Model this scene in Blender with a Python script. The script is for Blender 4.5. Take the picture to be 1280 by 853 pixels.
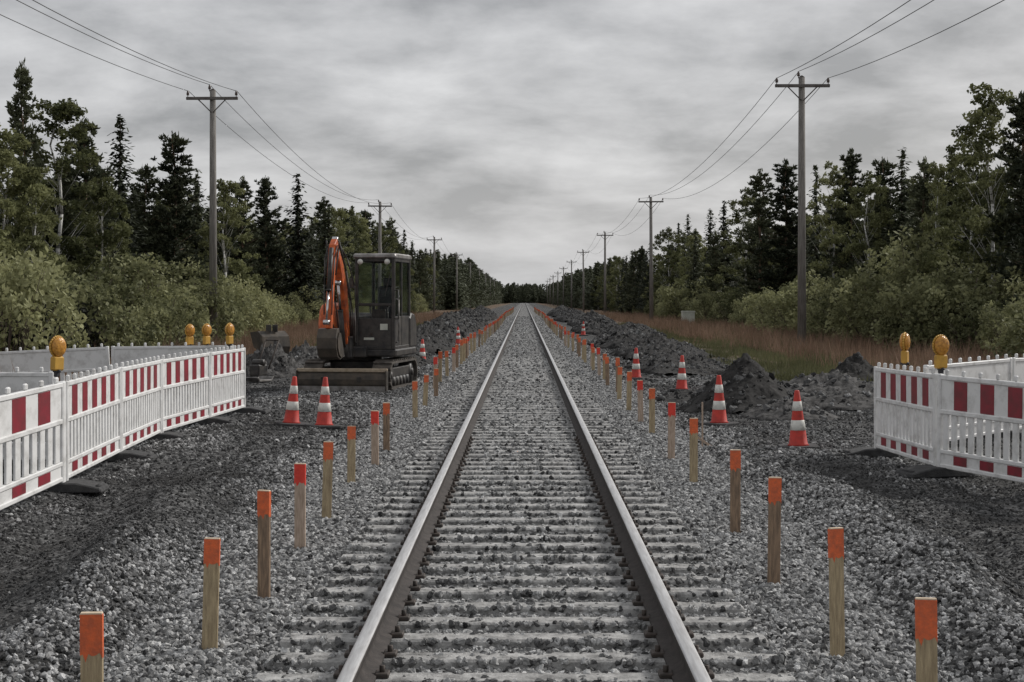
import bpy, bmesh, math, random
import numpy as np
from mathutils import Vector, Matrix, Euler

random.seed(11); RN = np.random.default_rng(11)
for o in list(bpy.data.objects): bpy.data.objects.remove(o)
S = bpy.context.scene
COL = S.collection
R = math.radians

# ------------------------------------------------------------------ camera
F = 1900.0; VX, VY, CH = 655.0, 375.0, 1.9          # focal length in photo pixels, vanishing point, eye height
cd = bpy.data.cameras.new('camera'); cam = bpy.data.objects.new('camera', cd); COL.objects.link(cam)
cam.location = (0, 0, CH); cam.rotation_euler = (R(90), 0, 0)
cd.sensor_width = 36; cd.lens = F*36/1280
cd.shift_x = (640-VX)/1280; cd.shift_y = -(426.5-VY)/1280
cd.clip_start = .1; cd.clip_end = 6000
S.camera = cam

# ------------------------------------------------------------------ world, sun, exposure
W = bpy.data.worlds.new('World'); S.world = W; W.use_nodes = True
nt = W.node_tree; nt.nodes.clear(); N = nt.nodes.new; L = nt.links.new
out = N('ShaderNodeOutputWorld'); bg = N('ShaderNodeBackground'); L(bg.outputs[0], out.inputs[0])
sky = N('ShaderNodeTexSky'); sky.sky_type = 'NISHITA'; sky.sun_disc = False
sky.sun_elevation = R(36); sky.sun_rotation = R(55); sky.dust_density = 4
tc = N('ShaderNodeTexCoord'); sep = N('ShaderNodeSeparateXYZ'); L(tc.outputs['Generated'], sep.inputs[0])
zz = N('ShaderNodeMath'); zz.operation = 'MAXIMUM'; L(sep.outputs[2], zz.inputs[0]); zz.inputs[1].default_value = 0
za = N('ShaderNodeMath'); za.operation = 'ADD'; L(zz.outputs[0], za.inputs[0]); za.inputs[1].default_value = .24
dx = N('ShaderNodeMath'); dx.operation = 'DIVIDE'; L(sep.outputs[0], dx.inputs[0]); L(za.outputs[0], dx.inputs[1])
dy = N('ShaderNodeMath'); dy.operation = 'DIVIDE'; L(sep.outputs[1], dy.inputs[0]); L(za.outputs[0], dy.inputs[1])
cmb = N('ShaderNodeCombineXYZ'); L(dx.outputs[0], cmb.inputs[0]); L(dy.outputs[0], cmb.inputs[1])
n1 = N('ShaderNodeTexNoise'); n1.inputs['Scale'].default_value = 2.6; n1.inputs['Detail'].default_value = 9
n1.inputs['Roughness'].default_value = .58; n1.inputs['Distortion'].default_value = .15
L(cmb.outputs[0], n1.inputs['Vector'])
rp = N('ShaderNodeValToRGB'); L(n1.outputs[0], rp.inputs[0])
e = rp.color_ramp.elements
e[0].position = .34; e[0].color = (1.95, 1.97, 2.02, 1); e[1].position = .68; e[1].color = (4.15, 4.15, 4.19, 1)
em = rp.color_ramp.elements.new(.52); em.color = (3.15, 3.15, 3.2, 1)
# the cloud deck thins to a paler band over the horizon
hz = N('ShaderNodeMapRange'); L(zz.outputs[0], hz.inputs[0]); hz.inputs[1].default_value = 0; hz.inputs[2].default_value = .10
hz.inputs[3].default_value = .55; hz.inputs[4].default_value = 0
m0 = N('ShaderNodeMixRGB'); L(hz.outputs[0], m0.inputs[0]); L(rp.outputs[0], m0.inputs[1]); m0.inputs[2].default_value = (3.9, 3.9, 3.94, 1)
m1 = N('ShaderNodeMixRGB'); m1.inputs[0].default_value = .93; L(sky.outputs[0], m1.inputs[1]); L(m0.outputs[0], m1.inputs[2])
L(m1.outputs[0], bg.inputs[0]); bg.inputs[1].default_value = .10
sd = bpy.data.lights.new('sun', 'SUN'); sd.energy = 1.5; sd.angle = R(7); sd.color = (1, .97, .93)
sun = bpy.data.objects.new('sun', sd); COL.objects.link(sun)
sun.rotation_euler = (R(54), 0, R(180-55)); sun.location = (0, 0, 30)
S.view_settings.view_transform = 'Standard'; S.view_settings.look = 'None'
S.view_settings.exposure = 0.78; S.view_settings.gamma = 1; S.view_settings.use_curve_mapping = False
S.render.engine = 'CYCLES'
S.render.resolution_x = 1024; S.render.resolution_y = 682

# ------------------------------------------------------------------ materials
def mat(name, c1, c2=None, scale=5, rough=.8, bump=0, bscale=40, metal=0, detail=6, lo=.35, hi=.65, c3=None, stretch=None, spec=.4):
    m = bpy.data.materials.new(name); m.use_nodes = True; t = m.node_tree; b = t.nodes['Principled BSDF']
    b.inputs['Roughness'].default_value = rough; b.inputs['Metallic'].default_value = metal
    b.inputs['Specular IOR Level'].default_value = spec
    c = t.nodes.new('ShaderNodeTexCoord'); src = c.outputs['Object']
    if stretch:
        mp = t.nodes.new('ShaderNodeMapping'); mp.inputs['Scale'].default_value = stretch
        t.links.new(src, mp.inputs[0]); src = mp.outputs[0]
    if c2 is None: c2 = tuple(v*.75 for v in c1)
    n = t.nodes.new('ShaderNodeTexNoise'); n.inputs['Scale'].default_value = scale; n.inputs['Detail'].default_value = detail
    n.inputs['Roughness'].default_value = .65
    t.links.new(src, n.inputs['Vector'])
    n.noise_dimensions = '4D'; oi = t.nodes.new('ShaderNodeObjectInfo'); w_ = t.nodes.new('ShaderNodeMath'); w_.operation = 'MULTIPLY'; w_.inputs[1].default_value = 40
    t.links.new(oi.outputs['Random'], w_.inputs[0]); t.links.new(w_.outputs[0], n.inputs['W'])   # every copy gets its own stains
    r = t.nodes.new('ShaderNodeValToRGB'); r.color_ramp.elements[0].position = lo; r.color_ramp.elements[1].position = hi
    r.color_ramp.elements[0].color = (*c1, 1); r.color_ramp.elements[1].color = (*c2, 1)
    if c3:
        k = r.color_ramp.elements.new((lo+hi)/2); k.color = (*c3, 1)
    t.links.new(n.outputs[0], r.inputs[0]); t.links.new(r.outputs[0], b.inputs['Base Color'])
    if bump:
        n2 = t.nodes.new('ShaderNodeTexNoise'); n2.inputs['Scale'].default_value = bscale; n2.inputs['Detail'].default_value = 5
        t.links.new(src, n2.inputs['Vector'])
        bp = t.nodes.new('ShaderNodeBump'); bp.inputs['Strength'].default_value = bump; bp.inputs['Distance'].default_value = .02
        t.links.new(n2.outputs[0], bp.inputs['Height']); t.links.new(bp.outputs[0], b.inputs['Normal'])
    return m

def leaf_mat(name, c1, c2, scale=.9, trans=.25, rough=.6):
    m = bpy.data.materials.new(name); m.use_nodes = True; t = m.node_tree; b = t.nodes['Principled BSDF']
    b.inputs['Roughness'].default_value = rough; b.inputs['Specular IOR Level'].default_value = .12
    c = t.nodes.new('ShaderNodeTexCoord'); oi = t.nodes.new('ShaderNodeObjectInfo')
    n = t.nodes.new('ShaderNodeTexNoise'); n.inputs['Scale'].default_value = scale; n.inputs['Detail'].default_value = 8
    n.inputs['Roughness'].default_value = .8
    t.links.new(c.outputs['Object'], n.inputs['Vector'])
    a = t.nodes.new('ShaderNodeMath'); a.operation = 'MULTIPLY_ADD'; a.inputs[1].default_value = .22
    t.links.new(oi.outputs['Random'], a.inputs[0]); 
    s = t.nodes.new('ShaderNodeMath'); s.operation = 'SUBTRACT'; t.links.new(n.outputs[0], s.inputs[0]); s.inputs[1].default_value = .11
    t.links.new(s.outputs[0], a.inputs[2])
    r = t.nodes.new('ShaderNodeValToRGB'); r.color_ramp.elements[0].position = .36; r.color_ramp.elements[1].position = .64
    r.color_ramp.elements[0].color = (*c1, 1); r.color_ramp.elements[1].color = (*c2, 1)
    t.links.new(a.outputs[0], r.inputs[0]); t.links.new(r.outputs[0], b.inputs['Base Color'])
    tr = t.nodes.new('ShaderNodeBsdfTranslucent'); t.links.new(r.outputs[0], tr.inputs[0])
    mx = t.nodes.new('ShaderNodeMixShader'); mx.inputs[0].default_value = trans
    t.links.new(b.outputs[0], mx.inputs[1]); t.links.new(tr.outputs[0], mx.inputs[2])
    t.links.new(mx.outputs[0], t.nodes['Material Output'].inputs[0])
    return m

def stone_mat(name, dark, light):
    m = bpy.data.materials.new(name); m.use_nodes = True; t = m.node_tree; b = t.nodes['Principled BSDF']
    b.inputs['Roughness'].default_value = .85; b.inputs['Specular IOR Level'].default_value = .3
    at = t.nodes.new('ShaderNodeAttribute'); at.attribute_type = 'INSTANCER'; at.attribute_name = 'tone'
    r = t.nodes.new('ShaderNodeValToRGB')
    r.color_ramp.elements[0].color = (*dark, 1); r.color_ramp.elements[1].color = (*light, 1)
    k = r.color_ramp.elements.new(.55); k.color = tuple((dark[i]*.55+light[i]*.45) for i in range(3))+(1,)
    t.links.new(at.outputs['Fac'], r.inputs[0])
    n = t.nodes.new('ShaderNodeTexNoise'); n.inputs['Scale'].default_value = 2.2; n.inputs['Detail'].default_value = 6
    c = t.nodes.new('ShaderNodeTexCoord'); t.links.new(c.outputs['Object'], n.inputs['Vector'])
    mr = t.nodes.new('ShaderNodeMapRange'); t.links.new(n.outputs[0], mr.inputs[0]); mr.inputs[1].default_value = .3; mr.inputs[2].default_value = .7
    mr.inputs[3].default_value = .65; mr.inputs[4].default_value = 1.3
    mm = t.nodes.new('ShaderNodeVectorMath'); mm.operation = 'SCALE'; t.links.new(r.outputs[0], mm.inputs[0]); t.links.new(mr.outputs[0], mm.inputs['Scale'])
    t.links.new(mm.outputs[0], b.inputs['Base Color'])
    return m

M = {}
M['wood'] = mat('stake_wood', (.50,.40,.25), (.27,.21,.13), 8, .8, .3, 60, stretch=(9,9,1))
M['wood_dark'] = mat('stake_wood_weathered', (.36,.25,.165), (.15,.11,.08), 8, .85, .3, 60, stretch=(9,9,1))
M['wood_pale'] = mat('stake_wood_pale', (.56,.44,.35), (.32,.24,.18), 8, .8, .3, 60, stretch=(9,9,1))
M['paint_orange'] = mat('marking_paint', (.80,.16,.05), (.50,.12,.055), 30, .6, .15, 80)
M['paint_red'] = mat('marking_paint_red', (.80,.07,.045), (.6,.05,.035), 22, .6, .15, 80)
M['endgrain'] = mat('end_grain', (.75,.62,.46), (.6,.48,.35), 30)
M['rail_top'] = mat('rail_head_steel', (.62,.62,.62), (.42,.415,.41), 9, .45, .05, 90, metal=.55, stretch=(6,.4,6))
M['rail_side'] = mat('rail_web_rust', (.028,.024,.022), (.065,.055,.05), 12, .85, .2, 60)
M['concrete'] = mat('sleeper_concrete', (.50,.495,.48), (.17,.167,.162), 13, .9, .5, 60)
M['clip'] = mat('rail_clip_steel', (.05,.045,.04), (.09,.07,.06), 20, .7, metal=.3)
M['white'] = mat('barrier_plastic', (.76,.76,.75), (.36,.35,.33), 6, .55, lo=.47, hi=.82, detail=12)
M['red'] = mat('barrier_red', (.30,.022,.040), (.16,.03,.035), 6, .45, detail=10)
M['rubber'] = mat('recycled_rubber', (.035,.035,.036), (.07,.07,.07), 14, .85, .4, 70)
M['cone'] = mat('cone_red', (.55,.05,.035), (.26,.04,.035), 9, .6, lo=.45, hi=.75)
M['cone_band'] = mat('reflective_band', (.72,.72,.67), (.38,.37,.34), 14, .4, lo=.45, hi=.75)
M['amber'] = mat('amber_lens', (.70,.34,.06), (.34,.15,.03), 30, .2, .3, 90)
M['lamp_body'] = mat('lamp_housing', (.62,.36,.06), (.45,.25,.05), 10, .5)
M['lamp_dark'] = mat('lamp_bracket', (.04,.04,.045), None, 10, .6)
M['pole'] = mat('pole_wood', (.12,.11,.10), (.28,.265,.245), 3, .9, .4, 30, stretch=(8,8,.5))
M['arm'] = mat('crossarm_wood', (.10,.09,.085), (.17,.16,.15), 4, .9, .2, 30)
M['insul'] = mat('insulator_glaze', (.07,.05,.045), (.10,.07,.06), 6, .25)
M['wire'] = mat('conductor', (.05,.05,.052), (.08,.08,.08), 2, .6)
M['orange'] = mat('excavator_orange', (.66,.135,.03), (.22,.055,.03), 6, .5, lo=.42, hi=.68, detail=10)
M['black'] = mat('excavator_black', (.018,.018,.02), (.075,.068,.06), 6, .5)
M['trackrub'] = mat('crawler_rubber', (.04,.037,.034), (.12,.105,.09), 7, .9, .3, 40)
M['steel'] = mat('worn_steel', (.32,.31,.30), (.13,.12,.11), 6, .5, .1, 40, metal=.5)
M['blade'] = mat('dozer_blade_steel', (.035,.033,.03), (.11,.09,.07), 3, .6, .15, 30, metal=.2)
M['blade_edge'] = mat('blade_edge_steel', (.50,.42,.32), (.30,.24,.17), 8, .5, metal=.3)
M['chrome'] = mat('cylinder_rod', (.6,.6,.6), (.5,.5,.5), 5, .15, metal=1)
M['seat'] = mat('seat_vinyl', (.03,.03,.035), (.05,.05,.05), 8, .6)
g = bpy.data.materials.new('cab_glass'); g.use_nodes = True; gb = g.node_tree.nodes['Principled BSDF']
gb.inputs['Base Color'].default_value = (.80,.86,.85,1); gb.inputs['Roughness'].default_value = .03
gb.inputs['Transmission Weight'].default_value = 1; gb.inputs['IOR'].default_value = 1.1; M['glass'] = g
M['soil'] = mat('dug_soil', (.007,.0065,.006), (.062,.059,.056), 7, .95, 1, 9, lo=.40, hi=.75, detail=12)
M['soil2'] = mat('gravelly_spoil', (.012,.0115,.011), (.15,.145,.14), 9, .95, 1, 12, lo=.38, hi=.7, detail=12)
M['cabinet'] = mat('cabinet_paint', (.62,.64,.57), (.48,.5,.44), 6, .6)
M['bark'] = mat('conifer_bark', (.07,.055,.045), (.13,.10,.08), 6, .9, .5, 20, stretch=(4,4,1))
M['pinebark'] = mat('pine_bark', (.10,.075,.055), (.20,.12,.075), 2, .9, .4, 20)
M['birchbark'] = mat('birch_bark', (.10,.10,.10), (.62,.61,.58), 5, .8, .2, 20, lo=.38, hi=.46, stretch=(1,1,3))
M['spruce'] = leaf_mat('spruce_needles', (.024,.029,.020), (.115,.128,.080), .8, .1)
M['pine'] = leaf_mat('pine_needles', (.030,.037,.024), (.14,.152,.090), .8, .12)
M['birch'] = leaf_mat('birch_leaves', (.065,.074,.032), (.27,.28,.135), .6, .35)
M['bush'] = leaf_mat('willow_leaves', (.07,.078,.036), (.37,.375,.20), .9, .35)
M['darkbush'] = leaf_mat('dark_shrub_leaves', (.014,.016,.012), (.06,.064,.048), .9, .15)
M['grass'] = leaf_mat('dry_grass', (.14,.09,.062), (.36,.25,.18), .25, .3)
M['grass_green'] = leaf_mat('green_grass', (.06,.064,.030), (.19,.19,.10), .3, .3)
M['stone'] = stone_mat('crushed_granite', (.022,.022,.023), (.62,.62,.61))
M['stone_dark'] = stone_mat('dark_crushed_stone', (.014,.014,.014), (.55,.55,.545))

# ------------------------------------------------------------------ terrain height
def vnoise(x, y):
    x = np.asarray(x, float); y = np.asarray(y, float)
    return (np.sin(1.31*x+.7*y+1.1)*np.cos(.9*y-.35*x+.4) + .6*np.sin(2.7*x-1.9*y+2.3)*np.sin(2.2*y+1.3*x)
            + .35*np.sin(5.3*x+3.1*y)*np.cos(4.7*y-2.9*x+.9))/1.95
def sst(a, b, v):
    t = np.clip((v-a)/(b-a), 0, 1); return t*t*(3-2*t)
def gz(x, y):
    x = np.asarray(x, float); y = np.asarray(y, float); ax = np.abs(x)
    z = -.06 + .06*sst(1.9, 2.5, ax)
    z = z - .35*sst(7, 12, ax)
    am = sst(2.1, 3.2, ax)
    z = z + am*(.055*vnoise(x, y) + .025*vnoise(2.7*x+3, 2.3*y)) + am*(1-sst(13, 19, y))*(.17*vnoise(1.1*x+1.5, .6*y+2) + .035*vnoise(3.1*x, 2.4*y+1))
    z = z + sst(9, 16, ax)*.12*vnoise(x*.3, y*.25)
    # low push-up ridges left by the digger beside the ballast in the foreground
    z = z + .17*np.exp(-((ax-2.85-.3*np.sin(y*.6))/.33)**2)*sst(6, 8, y)*(1-sst(14, 18, y))
    z = z - .18*np.exp(-((ax-3.75-.2*np.sin(y*.8+1))/.6)**2)*(1-sst(11.5, 15, y))
    return z
def at(px, py, z=None):
    """ground point seen at a photo pixel"""
    D = 30.
    for _ in range(30):
        X = (px-VX)/F*D; zg = float(gz(X, D)) if z is None else z
        D = .5*D + .5*F*(CH-zg)/(py-VY)
    X = (px-VX)/F*D
    return X, D, (float(gz(X, D)) if z is None else z)

# ------------------------------------------------------------------ object helpers
def link(o, parent=None, loc=None, rz=None):
    COL.objects.link(o)
    if parent: o.parent = parent
    if loc is not None: o.location = loc
    if rz is not None: o.rotation_euler = (0, 0, rz)
    return o
def tag(o, label=None, cat=None, group=None, kind=None):
    if label: o['label'] = label
    if cat: o['category'] = cat
    if group: o['group'] = group
    if kind: o['kind'] = kind
    return o
def empty(name, loc, rz=0, label=None, cat=None, group=None):
    o = bpy.data.objects.new(name, None); o.empty_display_size = .2
    link(o, None, loc, rz); return tag(o, label, cat, group)
def copy_tree(o, parent=None):
    c = o.copy(); COL.objects.link(c); c.parent = parent
    for ch in list(o.children): copy_tree(ch, c)
    return c
def npmesh(name, V, Fc, mats=(), midx=None, smooth=False):
    V = np.asarray(V, np.float32); Fc = np.asarray(Fc, np.int32); k = Fc.shape[1]; n = len(Fc)
    me = bpy.data.meshes.new(name); me.vertices.add(len(V)); me.vertices.foreach_set('co', V.ravel())
    me.loops.add(n*k); me.loops.foreach_set('vertex_index', Fc.ravel())
    me.polygons.add(n); me.polygons.foreach_set('loop_start', np.arange(n, dtype=np.int32)*k)
    for m in mats: me.materials.append(m)
    if midx is not None: me.polygons.foreach_set('material_index', np.asarray(midx, np.int32))
    me.update(calc_edges=True); me.validate()
    if smooth: me.polygons.foreach_set('use_smooth', np.ones(n, bool))
    return me
def nobj(name, me, parent=None, loc=None): return link(bpy.data.objects.new(name, me), parent, loc)

class MB:
    def __init__(s): s.v = []; s.f = []; s.m = []; s.sm = []
    def add(s, bm, mi=0, mtx=None, smooth=False):
        if mtx is not None: bm.transform(mtx)
        o = len(s.v); bm.verts.index_update()
        for v in bm.verts: s.v.append(tuple(v.co))
        for f in bm.faces: s.f.append([o+v.index for v in f.verts]); s.m.append(mi); s.sm.append(smooth)
        bm.free(); return s
    def box(s, c, d, mi=0, bev=.01, rot=None):
        bm = bmesh.new(); bmesh.ops.create_cube(bm, size=1)
        for v in bm.verts: v.co = Vector((v.co.x*d[0], v.co.y*d[1], v.co.z*d[2]))
        b = min(bev, min(d)*.3)
        if b > 0: bmesh.ops.bevel(bm, geom=bm.edges[:], offset=b, segments=1, affect='EDGES')
        m = Matrix.Translation(c)
        if rot: m = m @ Euler(rot).to_matrix().to_4x4()
        return s.add(bm, mi, m)
    def cyl(s, a, b, r1, r2=None, n=12, mi=0, smooth=True, caps=True):
        a = Vector(a); b = Vector(b); r2 = r1 if r2 is None else r2; d = b-a
        bm = bmesh.new(); bmesh.ops.create_cone(bm, cap_ends=caps, segments=n, radius1=r1, radius2=r2, depth=d.length)
        return s.add(bm, mi, Matrix.Translation((a+b)/2) @ d.to_track_quat('Z', 'Y').to_matrix().to_4x4(), smooth)
    def sph(s, c, r, mi=0, n=14, scale=(1,1,1)):
        bm = bmesh.new(); bmesh.ops.create_uvsphere(bm, u_segments=n, v_segments=n//2+1, radius=r)
        return s.add(bm, mi, Matrix.Translation(c) @ Matrix.Diagonal((*scale, 1)), True)
    def prism(s, pts, x0, x1, mi=0, bev=.008, axis='x'):
        """profile in (y,z) pushed along x"""
        bm = bmesh.new()
        A = [bm.verts.new((x0, p[0], p[1])) for p in pts]; B = [bm.verts.new((x1, p[0], p[1])) for p in pts]
        bm.faces.new(A[::-1]); bm.faces.new(B)
        for i in range(len(pts)):
            j = (i+1) % len(pts); bm.faces.new((A[i], A[j], B[j], B[i]))
        bmesh.ops.recalc_face_normals(bm, faces=bm.faces[:])
        if bev: bmesh.ops.bevel(bm, geom=bm.edges[:], offset=bev, segments=1, affect='EDGES')
        if axis == 'z':
            return s.add(bm, mi, Matrix.Rotation(R(-90), 4, 'Y'))
        return s.add(bm, mi)
    def lathe(s, prof, n=20, mi=0, c=(0,0,0)):
        bm = bmesh.new(); rings = []
        for r, z in prof:
            rings.append([bm.verts.new((c[0]+r*math.cos(2*math.pi*i/n), c[1]+r*math.sin(2*math.pi*i/n), c[2]+z)) for i in range(n)])
        for a, b in zip(rings, rings[1:]):
            for i in range(n):
                j = (i+1) % n; bm.faces.new((a[i], a[j], b[j], b[i]))
        bm.faces.new(rings[-1]); bm.faces.new(rings[0][::-1])
        return s.add(bm, mi, None, True)
    def tube(s, pts, r, n=8, mi=0):
        for a, b in zip(pts, pts[1:]): s.cyl(a, b, r, r, n, mi)
        for p in pts[1:-1]: s.sph(p, r*1.02, mi, 8)
        return s
    def build(s, name, mats, parent=None, loc=None, rz=None):
        if not isinstance(mats, (list, tuple)): mats = [mats]
        me = bpy.data.meshes.new(name); me.from_pydata(s.v, [], s.f)
        for m in mats: me.materials.append(m)
        me.polygons.foreach_set('material_index', s.m); me.polygons.foreach_set('use_smooth', s.sm)
        me.update(); return link(bpy.data.objects.new(name, me), parent, loc, rz)

ORD = ['first','second','third','fourth','fifth','sixth','seventh','eighth','ninth','tenth','eleventh','twelfth','thirteenth',
 'fourteenth','fifteenth','sixteenth','seventeenth','eighteenth','nineteenth','twentieth']
ORD += ['twenty-'+w for w in ORD[:9]] + ['thirtieth'] + ['thirty-'+w for w in ORD[:9]] + ['fortieth'] + ['forty-'+w for w in ORD[:9]]
for t_, u_ in (('fiftieth','fifty-'), ('sixtieth','sixty-'), ('seventieth','seventy-'), ('eightieth','eighty-')): ORD += [t_] + [u_+w for w in ORD[:9]]

# ------------------------------------------------------------------ ground
def ground_mat():
    m = bpy.data.materials.new('ground_cover'); m.use_nodes = True; t = m.node_tree; b = t.nodes['Principled BSDF']
    b.inputs['Roughness'].default_value = .95; b.inputs['Specular IOR Level'].default_value = .2
    Nn = t.nodes.new; Lk = t.links.new
    c = Nn('ShaderNodeTexCoord'); sp = Nn('ShaderNodeSeparateXYZ'); Lk(c.outputs['Object'], sp.inputs[0])
    def noise(sc, det=8, ro=.7):
        n = Nn('ShaderNodeTexNoise'); n.inputs['Scale'].default_value = sc; n.inputs['Detail'].default_value = det
        n.inputs['Roughness'].default_value = ro; Lk(c.outputs['Object'], n.inputs['Vector']); return n
    def ramp(src, stops):
        r = Nn('ShaderNodeValToRGB'); Lk(src, r.inputs[0]); el = r.color_ramp.elements
        el[0].position = stops[0][0]; el[0].color = (*stops[0][1], 1); el[1].position = stops[-1][0]; el[1].color = (*stops[-1][1], 1)
        for p, cc in stops[1:-1]:
            k = el.new(p); k.color = (*cc, 1)
        return r
    vor = Nn('ShaderNodeTexVoronoi'); vor.inputs['Scale'].default_value = 26; Lk(c.outputs['Object'], vor.inputs['Vector'])
    g1 = ramp(vor.outputs['Color'], [(0, (.02,.02,.02)), (.5, (.09,.09,.089)), (1, (.28,.28,.277))])
    d1 = ramp(noise(14).outputs[0], [(.35, (.012,.0115,.011)), (.72, (.085,.083,.08))])
    pm = Nn('ShaderNodeMapRange'); Lk(noise(.35, 4).outputs[0], pm.inputs[0]); pm.inputs[1].default_value = .45; pm.inputs[2].default_value = .6
    mx = Nn('ShaderNodeMixRGB'); Lk(pm.outputs[0], mx.inputs[0]); Lk(g1.outputs[0], mx.inputs[1]); Lk(d1.outputs[0], mx.inputs[2])
    # grassy zone further from the track
    gr = ramp(noise(1.3).outputs[0], [(.3, (.09,.066,.048)), (.5, (.18,.125,.09)), (.7, (.26,.18,.135))])
    gg = ramp(noise(2.1).outputs[0], [(.3, (.035,.04,.018)), (.7, (.11,.11,.05))])
    gm = Nn('ShaderNodeMapRange'); Lk(noise(.18, 4).outputs[0], gm.inputs[0]); gm.inputs[1].default_value = .50; gm.inputs[2].default_value = .62
    gx = Nn('ShaderNodeMixRGB'); Lk(gm.outputs[0], gx.inputs[0]); Lk(gr.outputs[0], gx.inputs[1]); Lk(gg.outputs[0], gx.inputs[2])
    ab = Nn('ShaderNodeMath'); ab.operation = 'ABSOLUTE'; Lk(sp.outputs[0], ab.inputs[0])
    wob = Nn('ShaderNodeMath'); wob.operation = 'MULTIPLY_ADD'; wob.inputs[1].default_value = 5; Lk(noise(.4, 5).outputs[0], wob.inputs[0]); Lk(ab.outputs[0], wob.inputs[2])
    ym = Nn('ShaderNodeMapRange'); Lk(sp.outputs[1], ym.inputs[0]); ym.inputs[1].default_value = 26; ym.inputs[2].default_value = 44; ym.inputs[4].default_value = 2.4
    wy = Nn('ShaderNodeMath'); wy.operation = 'ADD'; Lk(wob.outputs[0], wy.inputs[0]); Lk(ym.outputs[0], wy.inputs[1])
    zm = Nn('ShaderNodeMapRange'); Lk(wy.outputs[0], zm.inputs[0]); zm.inputs[1].default_value = 11.2; zm.inputs[2].default_value = 12.2
    fx = Nn('ShaderNodeMixRGB'); Lk(zm.outputs[0], fx.inputs[0]); Lk(mx.outputs[0], fx.inputs[1]); Lk(gx.outputs[0], fx.inputs[2])
    Lk(fx.outputs[0], b.inputs['Base Color'])
    bp = Nn('ShaderNodeBump'); bp.inputs['Strength'].default_value = 1; bp.inputs['Distance'].default_value = .035
    Lk(vor.outputs['Distance'], bp.inputs['Height']); bp.invert = True
    bp2 = Nn('ShaderNodeBump'); bp2.inputs['Strength'].default_value = .8; bp2.inputs['Distance'].default_value = .12
    Lk(noise(3, 8).outputs[0], bp2.inputs['Height']); Lk(bp.outputs[0], bp2.inputs['Normal']); Lk(bp2.outputs[0], b.inputs['Normal'])
    return m
xs = np.concatenate([-np.geomspace(900, 14, 40), np.linspace(-13.7, 13.7, 300), np.geomspace(14, 900, 40)])
ys = np.concatenate([np.linspace(-120, 2, 18), np.arange(2.3, 40, .12), np.geomspace(40.3, 2500, 150)])
XX, YY = np.meshgrid(xs, ys); ZZ = gz(XX, YY)
V = np.stack([XX.ravel(), YY.ravel(), ZZ.ravel()], 1); nx = len(xs); ny = len(ys)
i, j = np.meshgrid(np.arange(nx-1), np.arange(ny-1)); a = (j*nx+i).ravel()
FQ = np.stack([a, a+1, a+nx+1, a+nx], 1)
tag(nobj('ground', npmesh('ground', V, FQ, [ground_mat()], smooth=True)), kind='structure')

def ballast_mat():
    m = bpy.data.materials.new('ballast_stones'); m.use_nodes = True; t = m.node_tree; b = t.nodes['Principled BSDF']
    b.inputs['Roughness'].default_value = .9
    c = t.nodes.new('ShaderNodeTexCoord')
    v = t.nodes.new('ShaderNodeTexVoronoi'); v.inputs['Scale'].default_value = 19; t.links.new(c.outputs['Object'], v.inputs['Vector'])
    r = t.nodes.new('ShaderNodeValToRGB'); t.links.new(v.outputs['Color'], r.inputs[0])
    r.color_ramp.elements[0].color = (.02,.02,.021,1); r.color_ramp.elements[1].color = (.26,.26,.257,1)
    t.links.new(r.outputs[0], b.inputs['Base Color'])
    bp = t.nodes.new('ShaderNodeBump'); bp.invert = True; bp.inputs['Distance'].default_value = .05; t.links.new(v.outputs['Distance'], bp.inputs['Height'])
    t.links.new(bp.outputs[0], b.inputs['Normal'])
    return m
bx = np.array([-2.6,-2.2,-1.8,-1.5,-1.2,-.8,-.4,0,.4,.8,1.2,1.5,1.8,2.2,2.6]); bz = np.array([-.09,-.015,.012,.008,-.008,-.014,-.008,-.006,-.008,-.014,-.008,.008,.012,-.015,-.09])
by = np.concatenate([np.arange(-6, 60, .3), np.geomspace(60.5, 1100, 80)])
XX, YY = np.meshgrid(bx, by); ZZ = np.broadcast_to(bz, XX.shape) + .008*vnoise(XX*4, YY*3)
nx = len(bx); ny = len(by); i, j = np.meshgrid(np.arange(nx-1), np.arange(ny-1)); a = (j*nx+i).ravel()
tag(nobj('ballast_bed', npmesh('ballast_bed', np.stack([XX.ravel(), YY.ravel(), ZZ.ravel()], 1), np.stack([a,a+1,a+nx+1,a+nx],1), [ballast_mat()], smooth=True)), kind='structure')

# ------------------------------------------------------------------ railway track
track = empty('railway_track', (0, 7, .0), 0, 'single railway track on concrete sleepers running straight to the horizon between the stakes', 'railway track')
SP = .4475
sd_y = [8.35+SP*k for k in range(-9, 1500)]
def sleeper_bm(mb, y, z=0):
    mb.prism([(-.115,-.09),(-.09,.05),(.09,.05),(.115,-.09)], -1.33, 1.33, 0, .012)
sl = MB(); sleeper_bm(sl, 0)
sl_me = sl.build('sleeper', M['concrete'], track)
cls = []
for sx in (-1, 1):
    for s2 in (-1, 1):
        x = sx*.795+s2*.10; clip = MB()
        clip.box((x, 0, .062), (.07, .10, .025), 0, .006); clip.cyl((x, 0, .06), (x, 0, .105), .014, .014, 8)
        cls.append(clip.build('rail_clip', M['clip'], sl_me))
sl_me.location = (0, sd_y[0]-7, 0)
for k in range(1, 100):
    c = sl_me.copy(); COL.objects.link(c); c.parent = track; c.location = (0, sd_y[k]-7, RN.normal(0, .003)); c.rotation_euler = (0, 0, RN.normal(0, .004))
    if sd_y[k] < 20:
        for cl in cls: q = cl.copy(); COL.objects.link(q); q.parent = c
rest = sd_y[100:1500]
bv = np.array([[-1.33,-.09,-.05],[1.33,-.09,-.05],[1.33,-.08,.05],[-1.33,-.08,.05],[1.33,.08,.05],[-1.33,.08,.05],[1.33,.09,-.05],[-1.33,.09,-.05]])
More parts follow.
